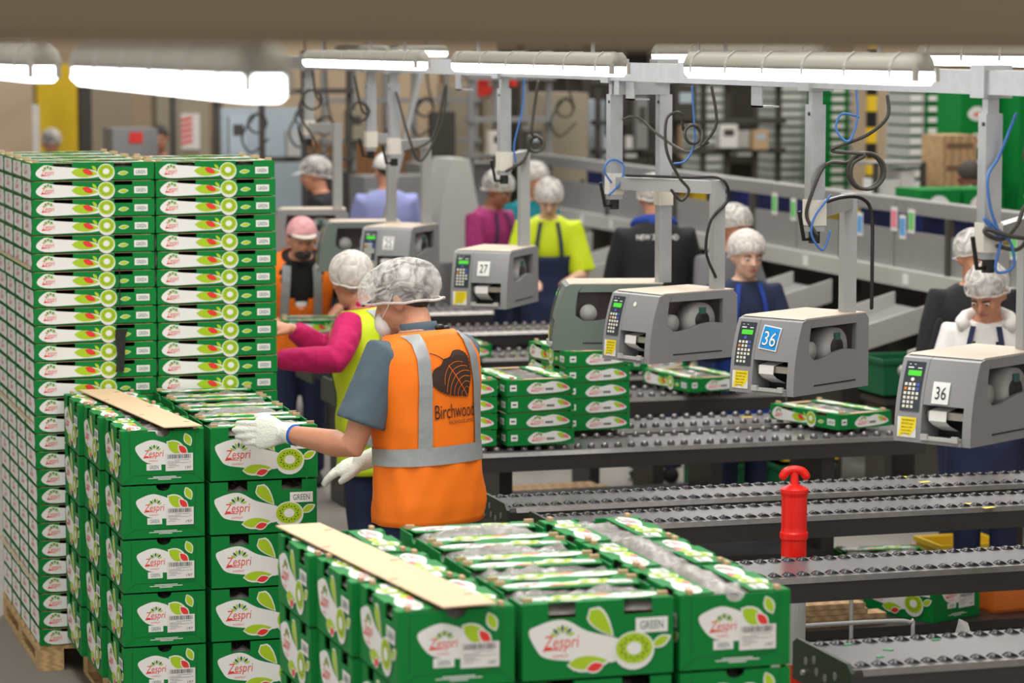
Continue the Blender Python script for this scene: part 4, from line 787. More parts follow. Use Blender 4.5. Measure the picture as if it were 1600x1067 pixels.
for k, (x0, x1, z1) in enumerate(((8.97, 9.25, 2.4), (9.28, 9.56, 2.4), (9.6, 9.9, 2.4))):
    fx_, fy_ = (x0+x1)/2, 18.2-.3*k+.55; fn = ['column just left of the right hanging post', 'column right of the right hanging post', 'column at the right edge'][k]
    me = B().box(-.14, 0, 0, .14, .4, .19).mesh('carton', GREEN); p_ = Print(.002); p_.p(catmull([(-.09, .1), (-.04, .15), (.03, .14), (.07, .08), (0, .05), (-.06, .06)], 3), 1, 1); p_.leaf((-.05, .09), (.01, .1), .03, 7, 2); me2 = p_.mesh('logo', PM, recalc=False)
    for i in range(12): c_ = tag(link('fruit_carton', me, None, (fx_, fy_, i*.1905)), f'far green carton, {fn}, {ORD[11-i] if i else "bottom"} layer', 'carton', 'far carton columns'); link('logo', me2, c_, (0, -.001, 0))
for k, x in enumerate((8.0, 8.30)):
    fn = ['left', 'right'][k]
    for i in range(8): c_ = tag(link('fruit_carton', me, None, (x, 17.0, i*.1905+.04)), f'green carton before the dark-haired worker, {fn} pile, {ORD[7-i] if i else "bottom"} layer', 'carton', 'low carton piles at right'); link('logo', me2, c_, (0, -.001, 0))
    tag(B().box(-.14, 0, 0, .14, .4, .0395).build('wooden_skid', WOOD2, None, loc=(x, 17.0, 0)), f'low wooden skid under the {fn} far carton pile', 'skid')
shf = thing('shelf_unit', 'grey open shelf with white boxes at right background', 'shelf', (8.35, 18.4, 0))
for x in (-.18, .18): B().box(x-.015, 0, 0, x+.015, .04, 1.68).build('upright', MDARK, shf)
for z in (.9, 1.4, 1.66): B().box(-.18, 0, z, .18, .4, z+.02).build('shelf_board', MGREY, shf)
for i, (x, z, s_) in enumerate(((-.06, 1.421, .16), (.08, 1.421, .1), (0, .921, .3))): tag(B().box(-s_/2, .03, 0, s_/2, .3, .2 if i else .14).build('white_box', WCL, None, bevel=.004, loc=(8.35+x, 18.42, z)), ['larger white box on the open grey shelf', 'smaller white box on the open grey shelf', 'wide white box low on the open grey shelf'][i], 'box', 'white boxes on the shelf')
# inclined brace at left
b = B(); b.bar((4.3, 18.35, .0), (4.9, 18.35, 2.36), .05, .03); o = tag(b.build('brace', GALV), 'slanting pale brace left of the lavender fleece', 'brace')
o = thing('machine_table', 'low grey work table behind the capped man', 'table', (4.3, 19.0, 0)); B().box(-.8, -.4, .95, .5, .4, 1.0).build('top', MGREY, o)
for sx in (-.7, .4): B().box(sx-.03, -.35, 0, sx+.03, .35, .95).build('leg', MDARK, o)

def frame_rig(x0, x1, y, zs, n, label, m_=None, boxes=()):
    o = thing('sorting_machine', label, 'machine', (x0, y, 0)); L = x1-x0; up = B().box(-.022, -.022, 0, .022, .022, 2.45).mesh('upright', m_ or MGREY)
    for i in range(n): link('upright', up, o, (L*i/(n-1), .06*(i % 2), 0))
    for z in zs: B().box(-.03, -.05, z, L+.03, .11, z+.04).build('rail', m_ or MGREY, o)
    for k, (bx, bz, w_, h_, mm) in enumerate(boxes): q_ = B().box(bx-w_/2, -.16, bz, bx+w_/2, -.051, bz+h_).build('control_box', mm, o, bevel=.005); B().box(bx-w_*.3, -.163, bz+h_*.5, bx+w_*.3, -.1605, bz+h_*.8).build('plate', PBLUE if k % 2 else MDARK, q_)
    return o
frame_rig(5.75, 7.15, 24.9, (1.62, 1.98, 2.3), 6, 'grey machine frame with control boxes behind the lavender fleece', None, ((.25, 1.66, .16, .26, BEIGE2), (.6, 1.75, .12, .2, MLIGHT), (1.05, 1.5, .22, .4, MDARK)))
frame_rig(4.05, 5.5, 22.9, (1.55, 2.1), 5, 'dark machine frame behind the tall tray stack', MDARK, ((.5, 1.62, .14, .3, PBLUE), (.95, 1.6, .1, .2, MLIGHT)))
frame_rig(6.6, 7.3, 23.15, (1.55, 1.85, 2.2), 4, 'grey machine frame above the plaid shirt', MGREY, ((.2, 1.58, .16, .2, CREAMP), (.5, 1.6, .14, .18, MDARK)))
frame_rig(7.9, 9.6, 23.7, (1.55, 1.8, 2.15), 8, 'dark frame with pale pipes before the storage rack', MDARK, ((.35, 1.6, .1, .45, MGREY), (.75, 1.84, .2, .3, MDARK), (1.15, 1.6, .16, .2, WCL), (1.45, 1.58, .14, .17, CARD)))
o = thing('feed_hopper', 'grey tapering feed hopper left of the plaid shirt', 'hopper', (5.72, 20.6, 0)); b = B(); b.rings([[(sx*w_, sy*.25, z) for sx, sy in ((-1, -1), (1, -1), (1, 1), (-1, 1))] for z, w_ in ((.9, .2), (1.25, .15), (1.66, .07))]); b.build('cone', MLIGHT, o)
for sx in (-.2, .2): B().box(sx-.02, -.2, 0, sx+.02, .2, .9).build('leg', MDARK, o)
B().box(-.06, -.2, 1.3, .03, -.17, 1.4).build('mark', CRB, o)
for i, (x, y, z) in enumerate(((4.45, 21.5, 1.9), (4.75, 21.2, 1.95), (4.95, 21.4, 1.88), (5.9, 22.0, 2.0), (6.9, 21.5, 2.0))):
    cable([(x, y, 2.6), (x+.02, y, z+.2)]+loops((x, y, z), .07, 1.3, 0, .01)+[(x-.12, y, z-.1), (x-.05, y, z-.22), (x+.08, y, z-.12)], .009, CABLE, ['far looped cable above the tray stack, left one', 'far looped cable above the tray stack, middle one', 'far looped cable above the tray stack, right one', 'far looped cable right of the lavender fleece', 'far looped cable above the plaid shirt'][i])
tr = thing('cable_tray', 'thin overhead cable tray at far centre', 'cable tray', (4.2, 21.5, 0)); B().box(0, -.35, 2.6, 3.2, .55, 2.64).build('channel', GALV, tr)
for x in (.1, 3.1): B().cyl((x, 0, 2.64), (x, 0, 5.999), .01, 8).build('rod', GALV, tr)
for i, (x, z, w_, h_, mm) in enumerate(((-.8, 1.421, .3, .25, CARD), (-.1, 1.421, .35, .2, WCL), (.6, 1.421, .3, .3, CARD), (1.3, 1.421, .4, .24, WCL))):
    q_ = tag(B().box(-w_/2, .05, 0, w_/2, .4, h_).build('stored_box', mm, None, bevel=.004, loc=(9.0+x, 26.0, z)), ['brown box at the left end of the storage rack', 'white box second on the storage rack', 'brown box third on the storage rack', 'white box at the right end of the storage rack'][i], 'box', 'boxes on the storage rack'); B().box(-.04, .047, h_*.4, .04, .0495, h_*.6).build('label', PAPER, q_)
# ------------------------------------------------------------------ people
def fuse(b, name, mats, parent, voxel=.011, it=4, smooth=True):
    bmesh.ops.recalc_face_normals(b.bm, faces=b.bm.faces); me = bpy.data.meshes.new(name); b.bm.to_mesh(me); b.bm.free()
    t = bpy.data.objects.new('tmp', me); COL.objects.link(t)
    md = t.modifiers.new('r', 'REMESH'); md.mode = 'VOXEL'; md.voxel_size = voxel; md.use_smooth_shade = True
    sm = t.modifiers.new('s', 'SMOOTH'); sm.factor = .5; sm.iterations = it
    bpy.context.view_layer.update(); me2 = bpy.data.meshes.new_from_object(t.evaluated_get(bpy.context.evaluated_depsgraph_get()))
    bpy.data.objects.remove(t); bpy.data.meshes.remove(me); me2.name = name; me2.materials.clear(); me2.materials.append(mats)
    me2.polygons.foreach_set('use_smooth', [True]*len(me2.polygons))
    return link(name, me2, parent)
SEC = [(.46, .160, .112, 0), (.50, .164, .115, -.003), (.56, .157, .111, 0), (.61, .15, .105, 0), (.68, .163, .115, .004), (.74, .176, .12, .0), (.785, .178, .11, -.008), (.815, .155, .088, -.014), (.838, .095, .068, -.014), (.85, .06, .06, -.01)]
def sec(t, off=0., loose=1.):
    for a, b in zip(SEC[:-1], SEC[1:]):
        if t <= b[0] or b is SEC[-1]:
            f = max(0, min(1, (t-a[0])/(b[0]-a[0]))); f = f*f*(3-2*f)*.4+f*.6
            return tuple((a[i]+(b[i]-a[i])*f)*(loose if i < 3 else 1)+(off if i < 3 else 0) for i in (1, 2, 3))
class Person:
    def __init__(s, loc, rz, H, label, lean=8, head=(0, 0), skin=None, voxel=.011, group=None, side=0, build=1., hf=0., hd=0.):
        s.hf, s.hd = hf, hd
        s.H = H; s.lean = R(lean); s.skin = skin or SKIN; s.vx = voxel; s.k = H/1.75; s.bl = build
        s.o = thing('person', label, 'person', loc, rz, group); s.loc = Vector(loc); s.inv = Matrix.Rotation(-rz, 3, 'Z')
        s.head_rot = (R(head[0]), R(head[1])); s.side = R(side)
    def w(s, p): return s.inv @ (Vector(p)-s.loc)                   # world joint -> local
    def bend(s, p):
        x, y, z = p; zp = .5*s.H; h = z-zp
        if h <= 0: return Vector(p)
        Lb = .26*s.H; th = s.lean; 
        if h < Lb: a = th*h/Lb; cy = (Lb/th)*(1-math.cos(a)) if abs(th) > 1e-4 else 0; cz = (Lb/th)*math.sin(a) if abs(th) > 1e-4 else h
        else:
            a = th; cy = (Lb/th)*(1-math.cos(th)) if abs(th) > 1e-4 else 0; cz = (Lb/th)*math.sin(th) if abs(th) > 1e-4 else Lb
            cy += (h-Lb)*math.sin(th); cz += (h-Lb)*math.cos(th)
        return Vector((x+s.side*h*.6, cy+y*math.cos(a), zp+cz-y*math.sin(a)))
    def ring(s, t, off, loose, n=36, e=2.4):
        rx, ry, yo = sec(t, 0, loose); k = s.k; rx = rx*k*s.bl+off; ry = ry*k*s.bl+off; out = []
        for i in range(n):
            a = 2*math.pi*i/n; c, d = math.cos(a), math.sin(a)
            out.append(s.bend((rx*abs(c)**(2/e)*(1 if c >= 0 else -1), yo*k+ry*abs(d)**(2/e)*(1 if d >= 0 else -1), t*s.H)))
        return out
    def torso(s, b, t0, t1, off=0, loose=1., n=16): b.rings([s.ring(t0+(t1-t0)*i/n, off, loose) for i in range(n+1)])
    def joints(s, L=None, Rr=None, wl=None, wr=None):
        """L/Rr: (elbow, wrist, finger direction, back-of-hand normal) in local space; wl/wr the same with world joints"""
        H = s.H; s.arms = []
        for sd, a, wa in ((-1, L, wl), (1, Rr, wr)):
            sh = s.bend((sd*.172*s.k*s.bl, -.012, .80*H))
            if wa: e, wst, fd, nm = s.w(wa[0]), s.w(wa[1]), s.inv @ Vector(wa[2]), s.inv @ Vector(wa[3])
            else: e, wst, fd, nm = (Vector(v) for v in a)
            s.arms.append((sd, sh, e, wst, fd.normalized(), nm.normalized()))
        s.hb = s.bend((0, -.005, .85*H)); yaw, pit = s.head_rot
        s.hm = Matrix.Rotation(yaw, 3, 'Z') @ Matrix.Rotation(-(pit+s.lean*.5), 3, 'X')
        s.hc = s.hb+Matrix.Rotation(-s.lean, 3, 'X') @ Vector((0, .03+s.hf, .075*H+s.hd))*1.0
        s.hs = s.k**.3
    def hp(s, x, y, z): return s.hc+s.hm @ (Vector((x, y, z))*s.hs)
    def hand(s, b, arm, curl=.5, g=1., spread=1.):
        sd, sh, e, wst, fd, nm = arm; nm = (nm-fd*nm.dot(fd)).normalized(); ac = fd.cross(nm)*sd*-1     # ac: towards the thumb
        ac = -ac if False else ac; P = lambda f, c, h: wst+fd*f+ac*c+nm*h
        rr = []
        for f, w_, t_ in ((-.01, .026, .019), (.02, .031, .017), (.05, .04, .016), (.085, .043, .014), (.1, .04, .011)):
            rr.append([P(f, w_*g*math.cos(2*math.pi*i/12), t_*g*math.sin(2*math.pi*i/12)) for i in range(12)])
        b.rings(rr)
        for c, Ls, dl in ((.031, (.04, .024, .02), 0), (.0105, (.045, .028, .021), .004), (-.0105, (.041, .026, .02), 0), (-.031, (.032, .02, .017), -.008)):
            p_ = P(.09+dl, c, 0); d = fd.copy(); pts = [P(.06, c, 0), p_]; ang = 0
            for k_, l_ in enumerate(Ls):
                ang += curl*(.55, .75, .5)[k_]; d = (fd*math.cos(ang)-nm*math.sin(ang)+ac*(c*3*spread)*(1 if k_ == 0 else .3)).normalized(); p_ = p_+d*l_; pts.append(p_)
            b.tube(pts, [.0095*g, .0095*g, .009*g, .0082*g, .0072*g], 9, 0, True)
        b.tube([P(.012, .02, -.004), P(.04, .045, -.012), P(.07, .058, -.02), P(.092, .06, -.026)], [.014*g, .0125*g, .0105*g, .009*g], 9, 0, True)
    def body(s, curl=.5, gloved=False, arm=1.):
        b = B(); H = s.H; k = s.k
        s.torso(b, .46, .85, 0)
        b.tube([s.bend((0, -.012, .82*H)), s.hb+Vector((0, .0, .0)), s.hp(0, -.02, -.06)], [.062*k, .056*k, .056*k], 14)
        for sd, sh, e, wst, fd, nm in s.arms:
            b.tube([s.bend((sd*.1*k, -.01, .79*H)), sh, sh.lerp(e, .35), sh.lerp(e, .7), e, e.lerp(wst, .25), e.lerp(wst, .6), wst], [q_*k*arm for q_ in (.055, .056, .05, .043, .039, .043, .035, .026)], 14, 0, True)
            s.hand(b, (sd, sh, e, wst, fd, nm), curl[sd > 0] if gloved else curl, .7 if gloved else 1.)
        for sd in (-1, 1):
            x = sd*.09*k; b.tube([(x, 0, .50*H), (x, .01, .42*H), (x, .012, .28*H), (x, -.01, .2*H), (x, -.015, .05*H)], [.085*k, .08*k, .056*k, .055*k, .036*k], 14, 0, True); b.tube([(x, -.03, .035), (x, .05, .03), (x, .13, .025)], [.035, .036, .028], 10, 0, True)
        h = s.hs; M = s.hm
        def E(c, r, rot=None): b.ell(s.hp(*c), [q_*h for q_ in r], M if rot is None else M @ rot, 0, 18, 12)
        E((0, -.012, .025), (.077, .096, .092)); E((0, .022, -.045), (.06, .068, .07)); E((0, .06, -.088), (.024, .022, .02)); E((0, .07, .03), (.05, .022, .02))
        E((.036, .055, -.02), (.025, .03, .025)); E((-.036, .055, -.02), (.025, .03, .025))
        b.tube([s.hp(0, .088, .02), s.hp(0, .1, .0), s.hp(0, .113, -.02), s.hp(0, .095, -.03)], [.008, .011, .0145, .011], 9, 0, True)
        for sd in (-1, 1): E((sd*.079, -.008, -.005), (.011, .019, .032), Matrix.Rotation(sd*.35, 3, 'Z'))
        s.bo = fuse(b, 'body', s.skin, s.o, s.vx, 3)
        for sd in (-1, 1):
            x = sd*.09*k; b = B(); b.rings([[(x+w_*math.cos(a*.6283), y_+0*w_, .002+h_*.5+h_*.5*math.sin(a*.6283)) for a in range(10)] for y_, w_, h_ in ((-.09, .03, .07), (-.07, .042, .09), (0, .042, .085), (.07, .047, .06), (.14, .044, .05), (.175, .025, .035))]); b.build('shoe', BCLOTH, s.o, True)
    def face(s, brow=None, lips=None):
        for sd in (-1, 1):
            e_ = B().ell(s.hp(sd*.031, .0835, .008), (.0125*s.hs, .007*s.hs, .0052*s.hs), s.hm).build('eye', PAPER, s.o, True); B().ell(s.hp(sd*.031, .09, .0065), (.0055, .004, .0048), s.hm).build('iris', SEED, e_, True)
            b = B(); b.tube([s.hp(sd*.014, .094, .026), s.hp(sd*.032, .095, .031), s.hp(sd*.05, .082, .026)], [.003, .0042, .0025], 7, 0, True); b.build('eyebrow', brow or HAIRD, s.o, True)
        b = B(); b.tube([s.hp(-.023, .079, -.055), s.hp(-.008, .09, -.0535), s.hp(.008, .09, -.0535), s.hp(.023, .079, -.055)], [.003, .0055, .0055, .003], 8, 0, True); b.build('lips', lips or mat('lips', (176, 96, 90), .5), s.o, True)
    def cap_shell(s, name, m_, r, c, zf, zb, amp=0., seed=0, n=40, v=18, puff=0.):
        """skull shell open below a plane running from zf at the face to zb at the nape"""
        rr = random.Random(seed); ph = [rr.uniform(0, 6.28) for _ in range(8)]; b = B(); rings = []
        for j in range(v+1):
            ring = []
            for i in range(n):
                a = 2*math.pi*i/n; sy = math.sin(a); zlow = (zf+zb)/2+(zf-zb)/2*sy; t = j/v; z0 = max(-.98, min(.95, (zlow-c[2])/r[2]))
                th0 = math.acos(z0); th = th0*(1-t)+.02*t
                wr = 1+amp*(math.sin(5*a+ph[0]+4*t)*.5+math.sin(9*a+ph[1]-6*t)*.35+math.sin(14*a+ph[2]+9*t)*.25)*math.sin(math.pi*min(1, t*1.1+.05))
                wr *= 1+puff*math.sin(math.pi*min(1, t*1.3))**1*.5
                if j == 0: wr *= .96
                ring.append(s.hp(c[0]+r[0]*wr*math.sin(th)*math.cos(a), c[1]+r[1]*wr*math.sin(th)*sy, c[2]+r[2]*wr*math.cos(th)))
            rings.append(ring)
        b.rings(rings, 0, False, True); return b.build(name, m_, s.o, True)
    def hair(s, m_, zf=.06, zb=-.06): return s.cap_shell('hair', m_, (.082, .102, .097), (0, -.014, .025), zf, zb, .01, 3)
    def net(s, m_=None, seed=1, big=1., amp=.035, fw=0.):
        nt = s.cap_shell('hairnet', m_ or NET, (.094*big, .117*big+fw, .106*big), (0, -.018+fw*.7, .036), .052, -.05, amp, seed, 48, 22, .08)
        b = B(); pts = []
        for i in range(25):
            a = 2*math.pi*i/24; zl = .001+.051*math.sin(a); f = 1.0; pts.append(s.hp(.088*big*math.cos(a), -.018+fw*.7+(.109*big+fw)*math.sin(a), zl+.003*math.sin(7*a)))
        b.tube(pts, .005, 7); b.build('elastic', NETW, nt, True)
        return nt
    def sleeves(s, b, frac, off=.014, cuff=None):
        for sd, sh, e, wst, fd, nm in s.arms:
            k = s.k; r0 = .058*k+off
            st = s.bend((sd*.09*k, -.01, .785*s.H))
            if frac <= 1: b.tube([st, sh, sh.lerp(e, frac*.5), sh.lerp(e, frac)], [r0, r0+.006, r0+.008, r0+.018], 16)
            else:
                f = frac-1; b.tube([st, sh, sh.lerp(e, .4), sh.lerp(e, .8), e, e.lerp(wst, .3*f), e.lerp(wst, .7*f), e.lerp(wst, f)], [r0, r0+.002, .055*k+off, .047*k+off, .047*k+off, .047*k+off, .04*k+off, .03*k+off], 16)
    def shirt(s, m_, frac=.6, off=.014, t0=.47, name='shirt'):
        b = B(); s.torso(b, t0, .845, off, 1.0); s.sleeves(b, frac, off); return fuse(b, name, m_, s.o, max(s.vx, .009), 3)
    def trousers(s, m_=None):
        b = B(); k = s.k; H = s.H; s.torso(b, .455, .56, .01, 1.0, 5)
        for sd in (-1, 1):
            x = sd*.09*k; b.tube([(x, 0, .5*H), (x, .01, .42*H), (x, .012, .28*H), (x, -.008, .18*H), (x, -.012, .045*H)], [.1*k, .098*k, .074*k, .07*k, .065*k], 14)
        return fuse(b, 'trousers', m_ or NAVY, s.o, .014, 3)
    # garments drawn as open shells over the torso
    def surf(s, x, t, front, off, loose):
        rx, ry, yo = sec(t, 0, loose); rx = rx*s.k*s.bl+off; ry = ry*s.k*s.bl+off; u = abs(x)/rx
        if u >= .995: return None
        y = ry*(1-u**2.4)**(1/2.4); return s.bend((x, yo*s.k+(y if front else -y), t*s.H))
    def patch(s, name, m_, xz, faces, front, off, loose, par):
        b = B(); vv = []
        for x, z in xz: q_ = s.surf(x, z/s.H, front, off, loose); vv.append(b.bm.verts.new(q_) if q_ else None)
        for f in faces:
            if all(vv[i] is not None for i in f):
                try: b.bm.faces.new([vv[i] for i in f])
                except ValueError: pass
        bmesh.ops.delete(b.bm, geom=[v for v in b.bm.verts if not v.link_faces], context='VERTS')
        return b.build(name, m_, par, True, recalc=False)
    def grid(s, x0, x1, z0, z1, nx, nz, skew=0):
        xz = [(x0+(x1-x0)*i/nx+skew*((j/nz)**2), z0+(z1-z0)*j/nz) for j in range(nz+1) for i in range(nx+1)]; return xz, [(j*(nx+1)+i, j*(nx+1)+i+1, (j+1)*(nx+1)+i+1, (j+1)*(nx+1)+i) for j in range(nz) for i in range(nx)]
    def vest(s, m_, t0=.47, off=.026, loose=1.04, vneck=.0, waist=.60, strips=True, sx=.105):
        b = B(); n = 44; rows = 30; t1 = .842
        vr = []
        for j in range(rows+1):
            t = t0+(t1-t0)*j/rows; r_ = s.ring(t, off, loose, n)
            r_ = [p_+(p_-Vector((0, p_.y*0, p_.z))).normalized()*(.004*math.sin(5*a_*.1428*2+t*30)+.003*math.sin(11*a_*.1428-t*55))*(1 if t < .62 else .25) for a_, p_ in enumerate(r_)]
            vr.append([b.bm.verts.new(p) for p in r_])
        for j in range(rows):
            t = t0+(t1-t0)*(j+.5)/rows
            for i in range(n):
                a = 2*math.pi*(i+.5)/n
                if vneck and math.sin(a) > 0 and abs(math.cos(a)) < (t-vneck)*4.2: continue
                b.bm.faces.new((vr[j][i], vr[j][(i+1) % n], vr[j+1][(i+1) % n], vr[j+1][i]))
        v = b.build('vest', m_, s.o, True); md = v.modifiers.new('th', 'SOLIDIFY'); md.thickness = .004; md.offset = 0
        if strips:
            o2 = off+.009; zw = waist*s.H
            for fr in (False, True):
                for sd in (-1, 1):
                    xz, fc = s.grid(sd*sx*s.k-.024, sd*sx*s.k+.024, zw, .838*s.H, 3, 24, -sd*.012); s.patch('reflective_strip', REFL, xz, fc, fr, o2, loose, v)
            b = B(); b.rings([s.ring(t, o2, loose, n) for t in (waist-.017, waist, waist+.017)], 0, False, False); b.build('waist_strip', REFL, v, True)
        return v
    def apron(s, m_, t1=.70, t0=.33):
        b = B(); n = 44; vr = []; rows = 18
        for j in range(rows+1):
            t = t0+(t1-t0)*j/rows; r_ = s.ring(max(t, .5), .03, 1.03, n)
            if t < .5: r_ = [Vector((p.x, p.y+.02, t*s.H)) for p in s.ring(.5, .03, 1.03, n)]
            vr.append([b.bm.verts.new(p) for p in r_])
        for j in range(rows):
            t = t0+(t1-t0)*(j+.5)/rows; lim = .75 if t > .6 else .97
            for i in range(n):
                a = 2*math.pi*(i+.5)/n
                if math.sin(a) > .05 and abs(math.cos(a)) < lim: b.bm.faces.new((vr[j][i], vr[j][(i+1) % n], vr[j+1][(i+1) % n], vr[j+1][i]))
        bmesh.ops.delete(b.bm, geom=[q_ for q_ in b.bm.verts if not q_.link_faces], context='VERTS')
        v = b.build('apron', m_, s.o, True); md = v.modifiers.new('th', 'SOLIDIFY'); md.thickness = .005; md.offset = 0
        for sd in (-1, 1): xz, fc = s.grid(sd*.085-.012, sd*.085+.012, .69*s.H, .84*s.H, 1, 12, -sd*.03); s.patch('strap', m_, xz, fc, True, .034, 1.03, v)
        return v
    def hood(s, m_):
        b = B(); b.tube([s.bend((.11*math.cos(a*.5236), .02+.085*math.sin(a*.5236), (.842+.012*math.sin(a*.5236)*-1)*s.H)) for a in range(-2+8-1, 14)], [.03]*9, 10); b.build('hood', m_, s.o, True)
    def collar(s, m_, r=.066):
        b = B(); b.rings([[s.bend(((r+dr)*s.k*math.cos(a*.39), -.012+(r+dr)*s.k*math.sin(a*.39), t*s.H)) for a in range(16)] for t, dr in ((.825, .022), (.85, .008), (.862, .008))], 0, False, False); v = b.build('collar', m_, s.o, True); md = v.modifiers.new('th', 'SOLIDIFY'); md.thickness = .006
    def visor(s, m_, z=.045, ln=.075, wd=.075, parent=None):
        b = B(); n = 10; A = [s.hp(wd*math.cos(R(20+140*i/n)), .0+.1*math.sin(R(20+140*i/n)), z) for i in range(n+1)]; C = [s.hp(wd*1.0*math.cos(R(20+140*i/n)), .0+(.1+ln)*math.sin(R(20+140*i/n)), z-.018+.012*math.sin(R(20+140*i/n))) for i in range(n+1)]
        va = [b.bm.verts.new(p) for p in A]; vc = [b.bm.verts.new(p) for p in C]
        for i in range(n): b.bm.faces.new((va[i], va[i+1], vc[i+1], vc[i]))
        v = b.build('visor', m_, parent or s.o, True); md = v.modifiers.new('th', 'SOLIDIFY'); md.thickness = .004
    def glove(s, i, curl, g=1.16):
        arm = s.arms[i]; sd, sh, e, wst, fd, nm = arm; b = B(); s.hand(b, arm, curl, g); ax = (wst-e).normalized(); b.tube([wst-ax*.055, wst-ax*.03, wst, wst+fd*.03], [.037, .036, .034, .034], 14)
        gl = fuse(b, 'glove', GLOVE, s.o, .0045, 2); b = B(); b.tube([wst-ax*.062, wst-ax*.054], [.0385, .0385], 16); b.build('cuff', CUFF, gl, True); return gl
V = Vector
# --- the man loading cartons
m1 = Person((2.635, 9.80, 0), R(27), 1.76, 'person in orange vest, hairnet and white gloves lifting a carton, seen from behind', 9, (30, 20), SKIN, .008, build=1.04, hf=.035, hd=-.028)
m1.joints(wl=((2.345, 9.74, 1.095), (2.165, 10.05, 1.112), (-1, .08, .02), (.1, -1, .15)), wr=((2.66, 10.07, 1.06), (2.475, 10.10, .99), (-.75, .5, -.3), (.6, -.5, .5)))
m1.body((.5, .35), True, 1.14); m1.trousers(NAVY); m1.shirt(SHIRT, .74, .016, .5)
m1.hair(HAIRD, .05, -.07); m1.net(NET, 3, 1.12, .055, .022)
v1 = m1.vest(ORANGE, .462, .03, 1.06, 0, .60, True, .124)
m1.visor(BCLOTH, .05, .045)
b = B(); b.ell(m1.hp(0, .095, -.052), (.055, .035, .048), m1.hm, 0, 16, 10); mk = b.build('face_mask', MASKW, m1.o, True)
for sd in (-1, 1): b = B(); b.tube([m1.hp(sd*.05, .08, -.03), m1.hp(sd*.078, .03, .0), m1.hp(sd*.083, -.005, .035)], .0018, 6); b.build('ear_loop', MASKW, mk)
m1.collar(SHIRT, .058)
b = B(); b.ell(m1.bend((.015, -.105, 1.492)), (.02, .012, .012)); b.ell(m1.bend((.05, -.1, 1.487)), (.016, .011, .01)); b.build('collar_clip', BLACK, m1.o, True)
m1.glove(0, .5, 1.42); m1.glove(1, .35, 1.36)
# leaf emblem and lettering on the back
H1 = m1.H; cx, cz = .012, 1.315
def leaf_pts(cx, cz, s_, rot):
    prof = [(-.06, .0), (.0, .16), (-.03, .34), (.06, .5), (.2, .58), (.35, .57), (.5, .5), (.65, .4), (.78, .28), (.9, .13), (1.03, 0)]
    half = catmull([(u, v) for u, v in prof], 4, False); pts = [(p_[0], p_[1]*(1+.045*(i % 2))) for i, p_ in enumerate(half)]
    pts = pts+[(u, -v) for u, v in pts[-2:0:-1]]; c, d_ = math.cos(rot), math.sin(rot)
    return [(cx+1.12*s_*((u-.45)*c-v*d_), cz+s_*((u-.45)*d_+v*c)) for u, v in pts]
def decal(name, m_, polys, off):
    b = B()
    for pl in polys:
        fs = [m1.surf(x, z/H1, False, off, 1.06) for x, z in pl]
        if all(fs): 
            try: b.face(fs)
            except ValueError: pass
    return b.build(name, m_, v1, False, recalc=False)
lp = leaf_pts(cx, cz, .15, R(-56)); cc = (cx, cz); nl = len(lp)
polys = []
for i in range(nl):
    a, c = lp[i], lp[(i+1) % nl]; K = 5
    for k_ in range(K):
        f0_, f1_ = k_/K, (k_+1)/K; L_ = lambda p_, f: (cc[0]+(p_[0]-cc[0])*f, cc[1]+(p_[1]-cc[1])*f)
        polys.append([L_(a, f0_), L_(a, f1_), L_(c, f1_), L_(c, f0_)] if k_ else [cc, L_(a, f1_), L_(c, f1_)])
decal('leaf_emblem', LEAFP, polys, .0375)
ax0, ax1 = V((cx-.052, cz+.068)), V((cx+.052, cz-.072)); vein = []
def seg(a, c, wd, arc=0, n=6):
    a, c = V(a), V(c); nn = V((-(c-a).y, (c-a).x)).normalized(); P_ = [a.lerp(c, i/n)+nn*arc*math.sin(math.pi*i/n) for i in range(n+1)]
    return [[tuple(P_[i]+nn*wd/2), tuple(P_[i+1]+nn*wd/2), tuple(P_[i+1]-nn*wd/2), tuple(P_[i]-nn*wd/2)] for i in range(n)]
vein += seg(ax0.lerp(ax1, .2), ax1, .0022)
for k_ in range(6):
    p0 = ax0.lerp(ax1, .22+.12*k_); d_ = (ax1-ax0).normalized(); nn = V((-d_.y, d_.x)); r_ = (.06, .068, .064, .052, .038, .022)[k_]
    for sd in (-1, 1): vein += seg(p0, p0+nn*sd*r_+d_*r_*.55, .0016, .008*sd)
decal('leaf_veins', ORANGE, vein, .0388)
decal('leaf_stem', LEAFP, seg((cx-.10, cz+.088), (cx-.035, cz+.045), .004, .006), .0375)
def vest_text(t_, x0, x1, z0, z1):
    vv, ff = text2d(t_); return [[(x0+(x1-x0)*vv[i][0], z0+(z1-z0)*vv[i][1]) for i in f] for f in ff]
decal('emblem_lettering', LEAFP, vest_text('Birchwood', -.088, .098, 1.178, 1.225)+vest_text('PACKHOUSE LIMITED', -.03, .098, 1.158, 1.17), .0375)
# --- woman in yellow vest
m2 = Person((3.01, 12.12, 0), R(46), 1.61, 'person in yellow vest and magenta sleeves with hairnet reaching to the left', 8, (-42, 12), SKIN, .009, hf=.02, hd=-.015)
m2.joints(wl=((2.79, 11.86, 1.165), (2.57, 12.08, 1.15), (-1, .25, .05), (.2, -.3, 1)), wr=((2.84, 12.36, 1.16), (2.70, 12.36, 1.255), (-1, -.1, .25), (0, -.3, 1)))
m2.body(.3); m2.trousers(NAVY); m2.shirt(MAG, 1.93, .016, .5); m2.hair(HAIRG, .05, -.07); m2.net(NETW, 5, 1.03, .03); m2.vest(LIMEV, .40, .028, 1.05, 0, .50); m2.collar(MAG, .058)
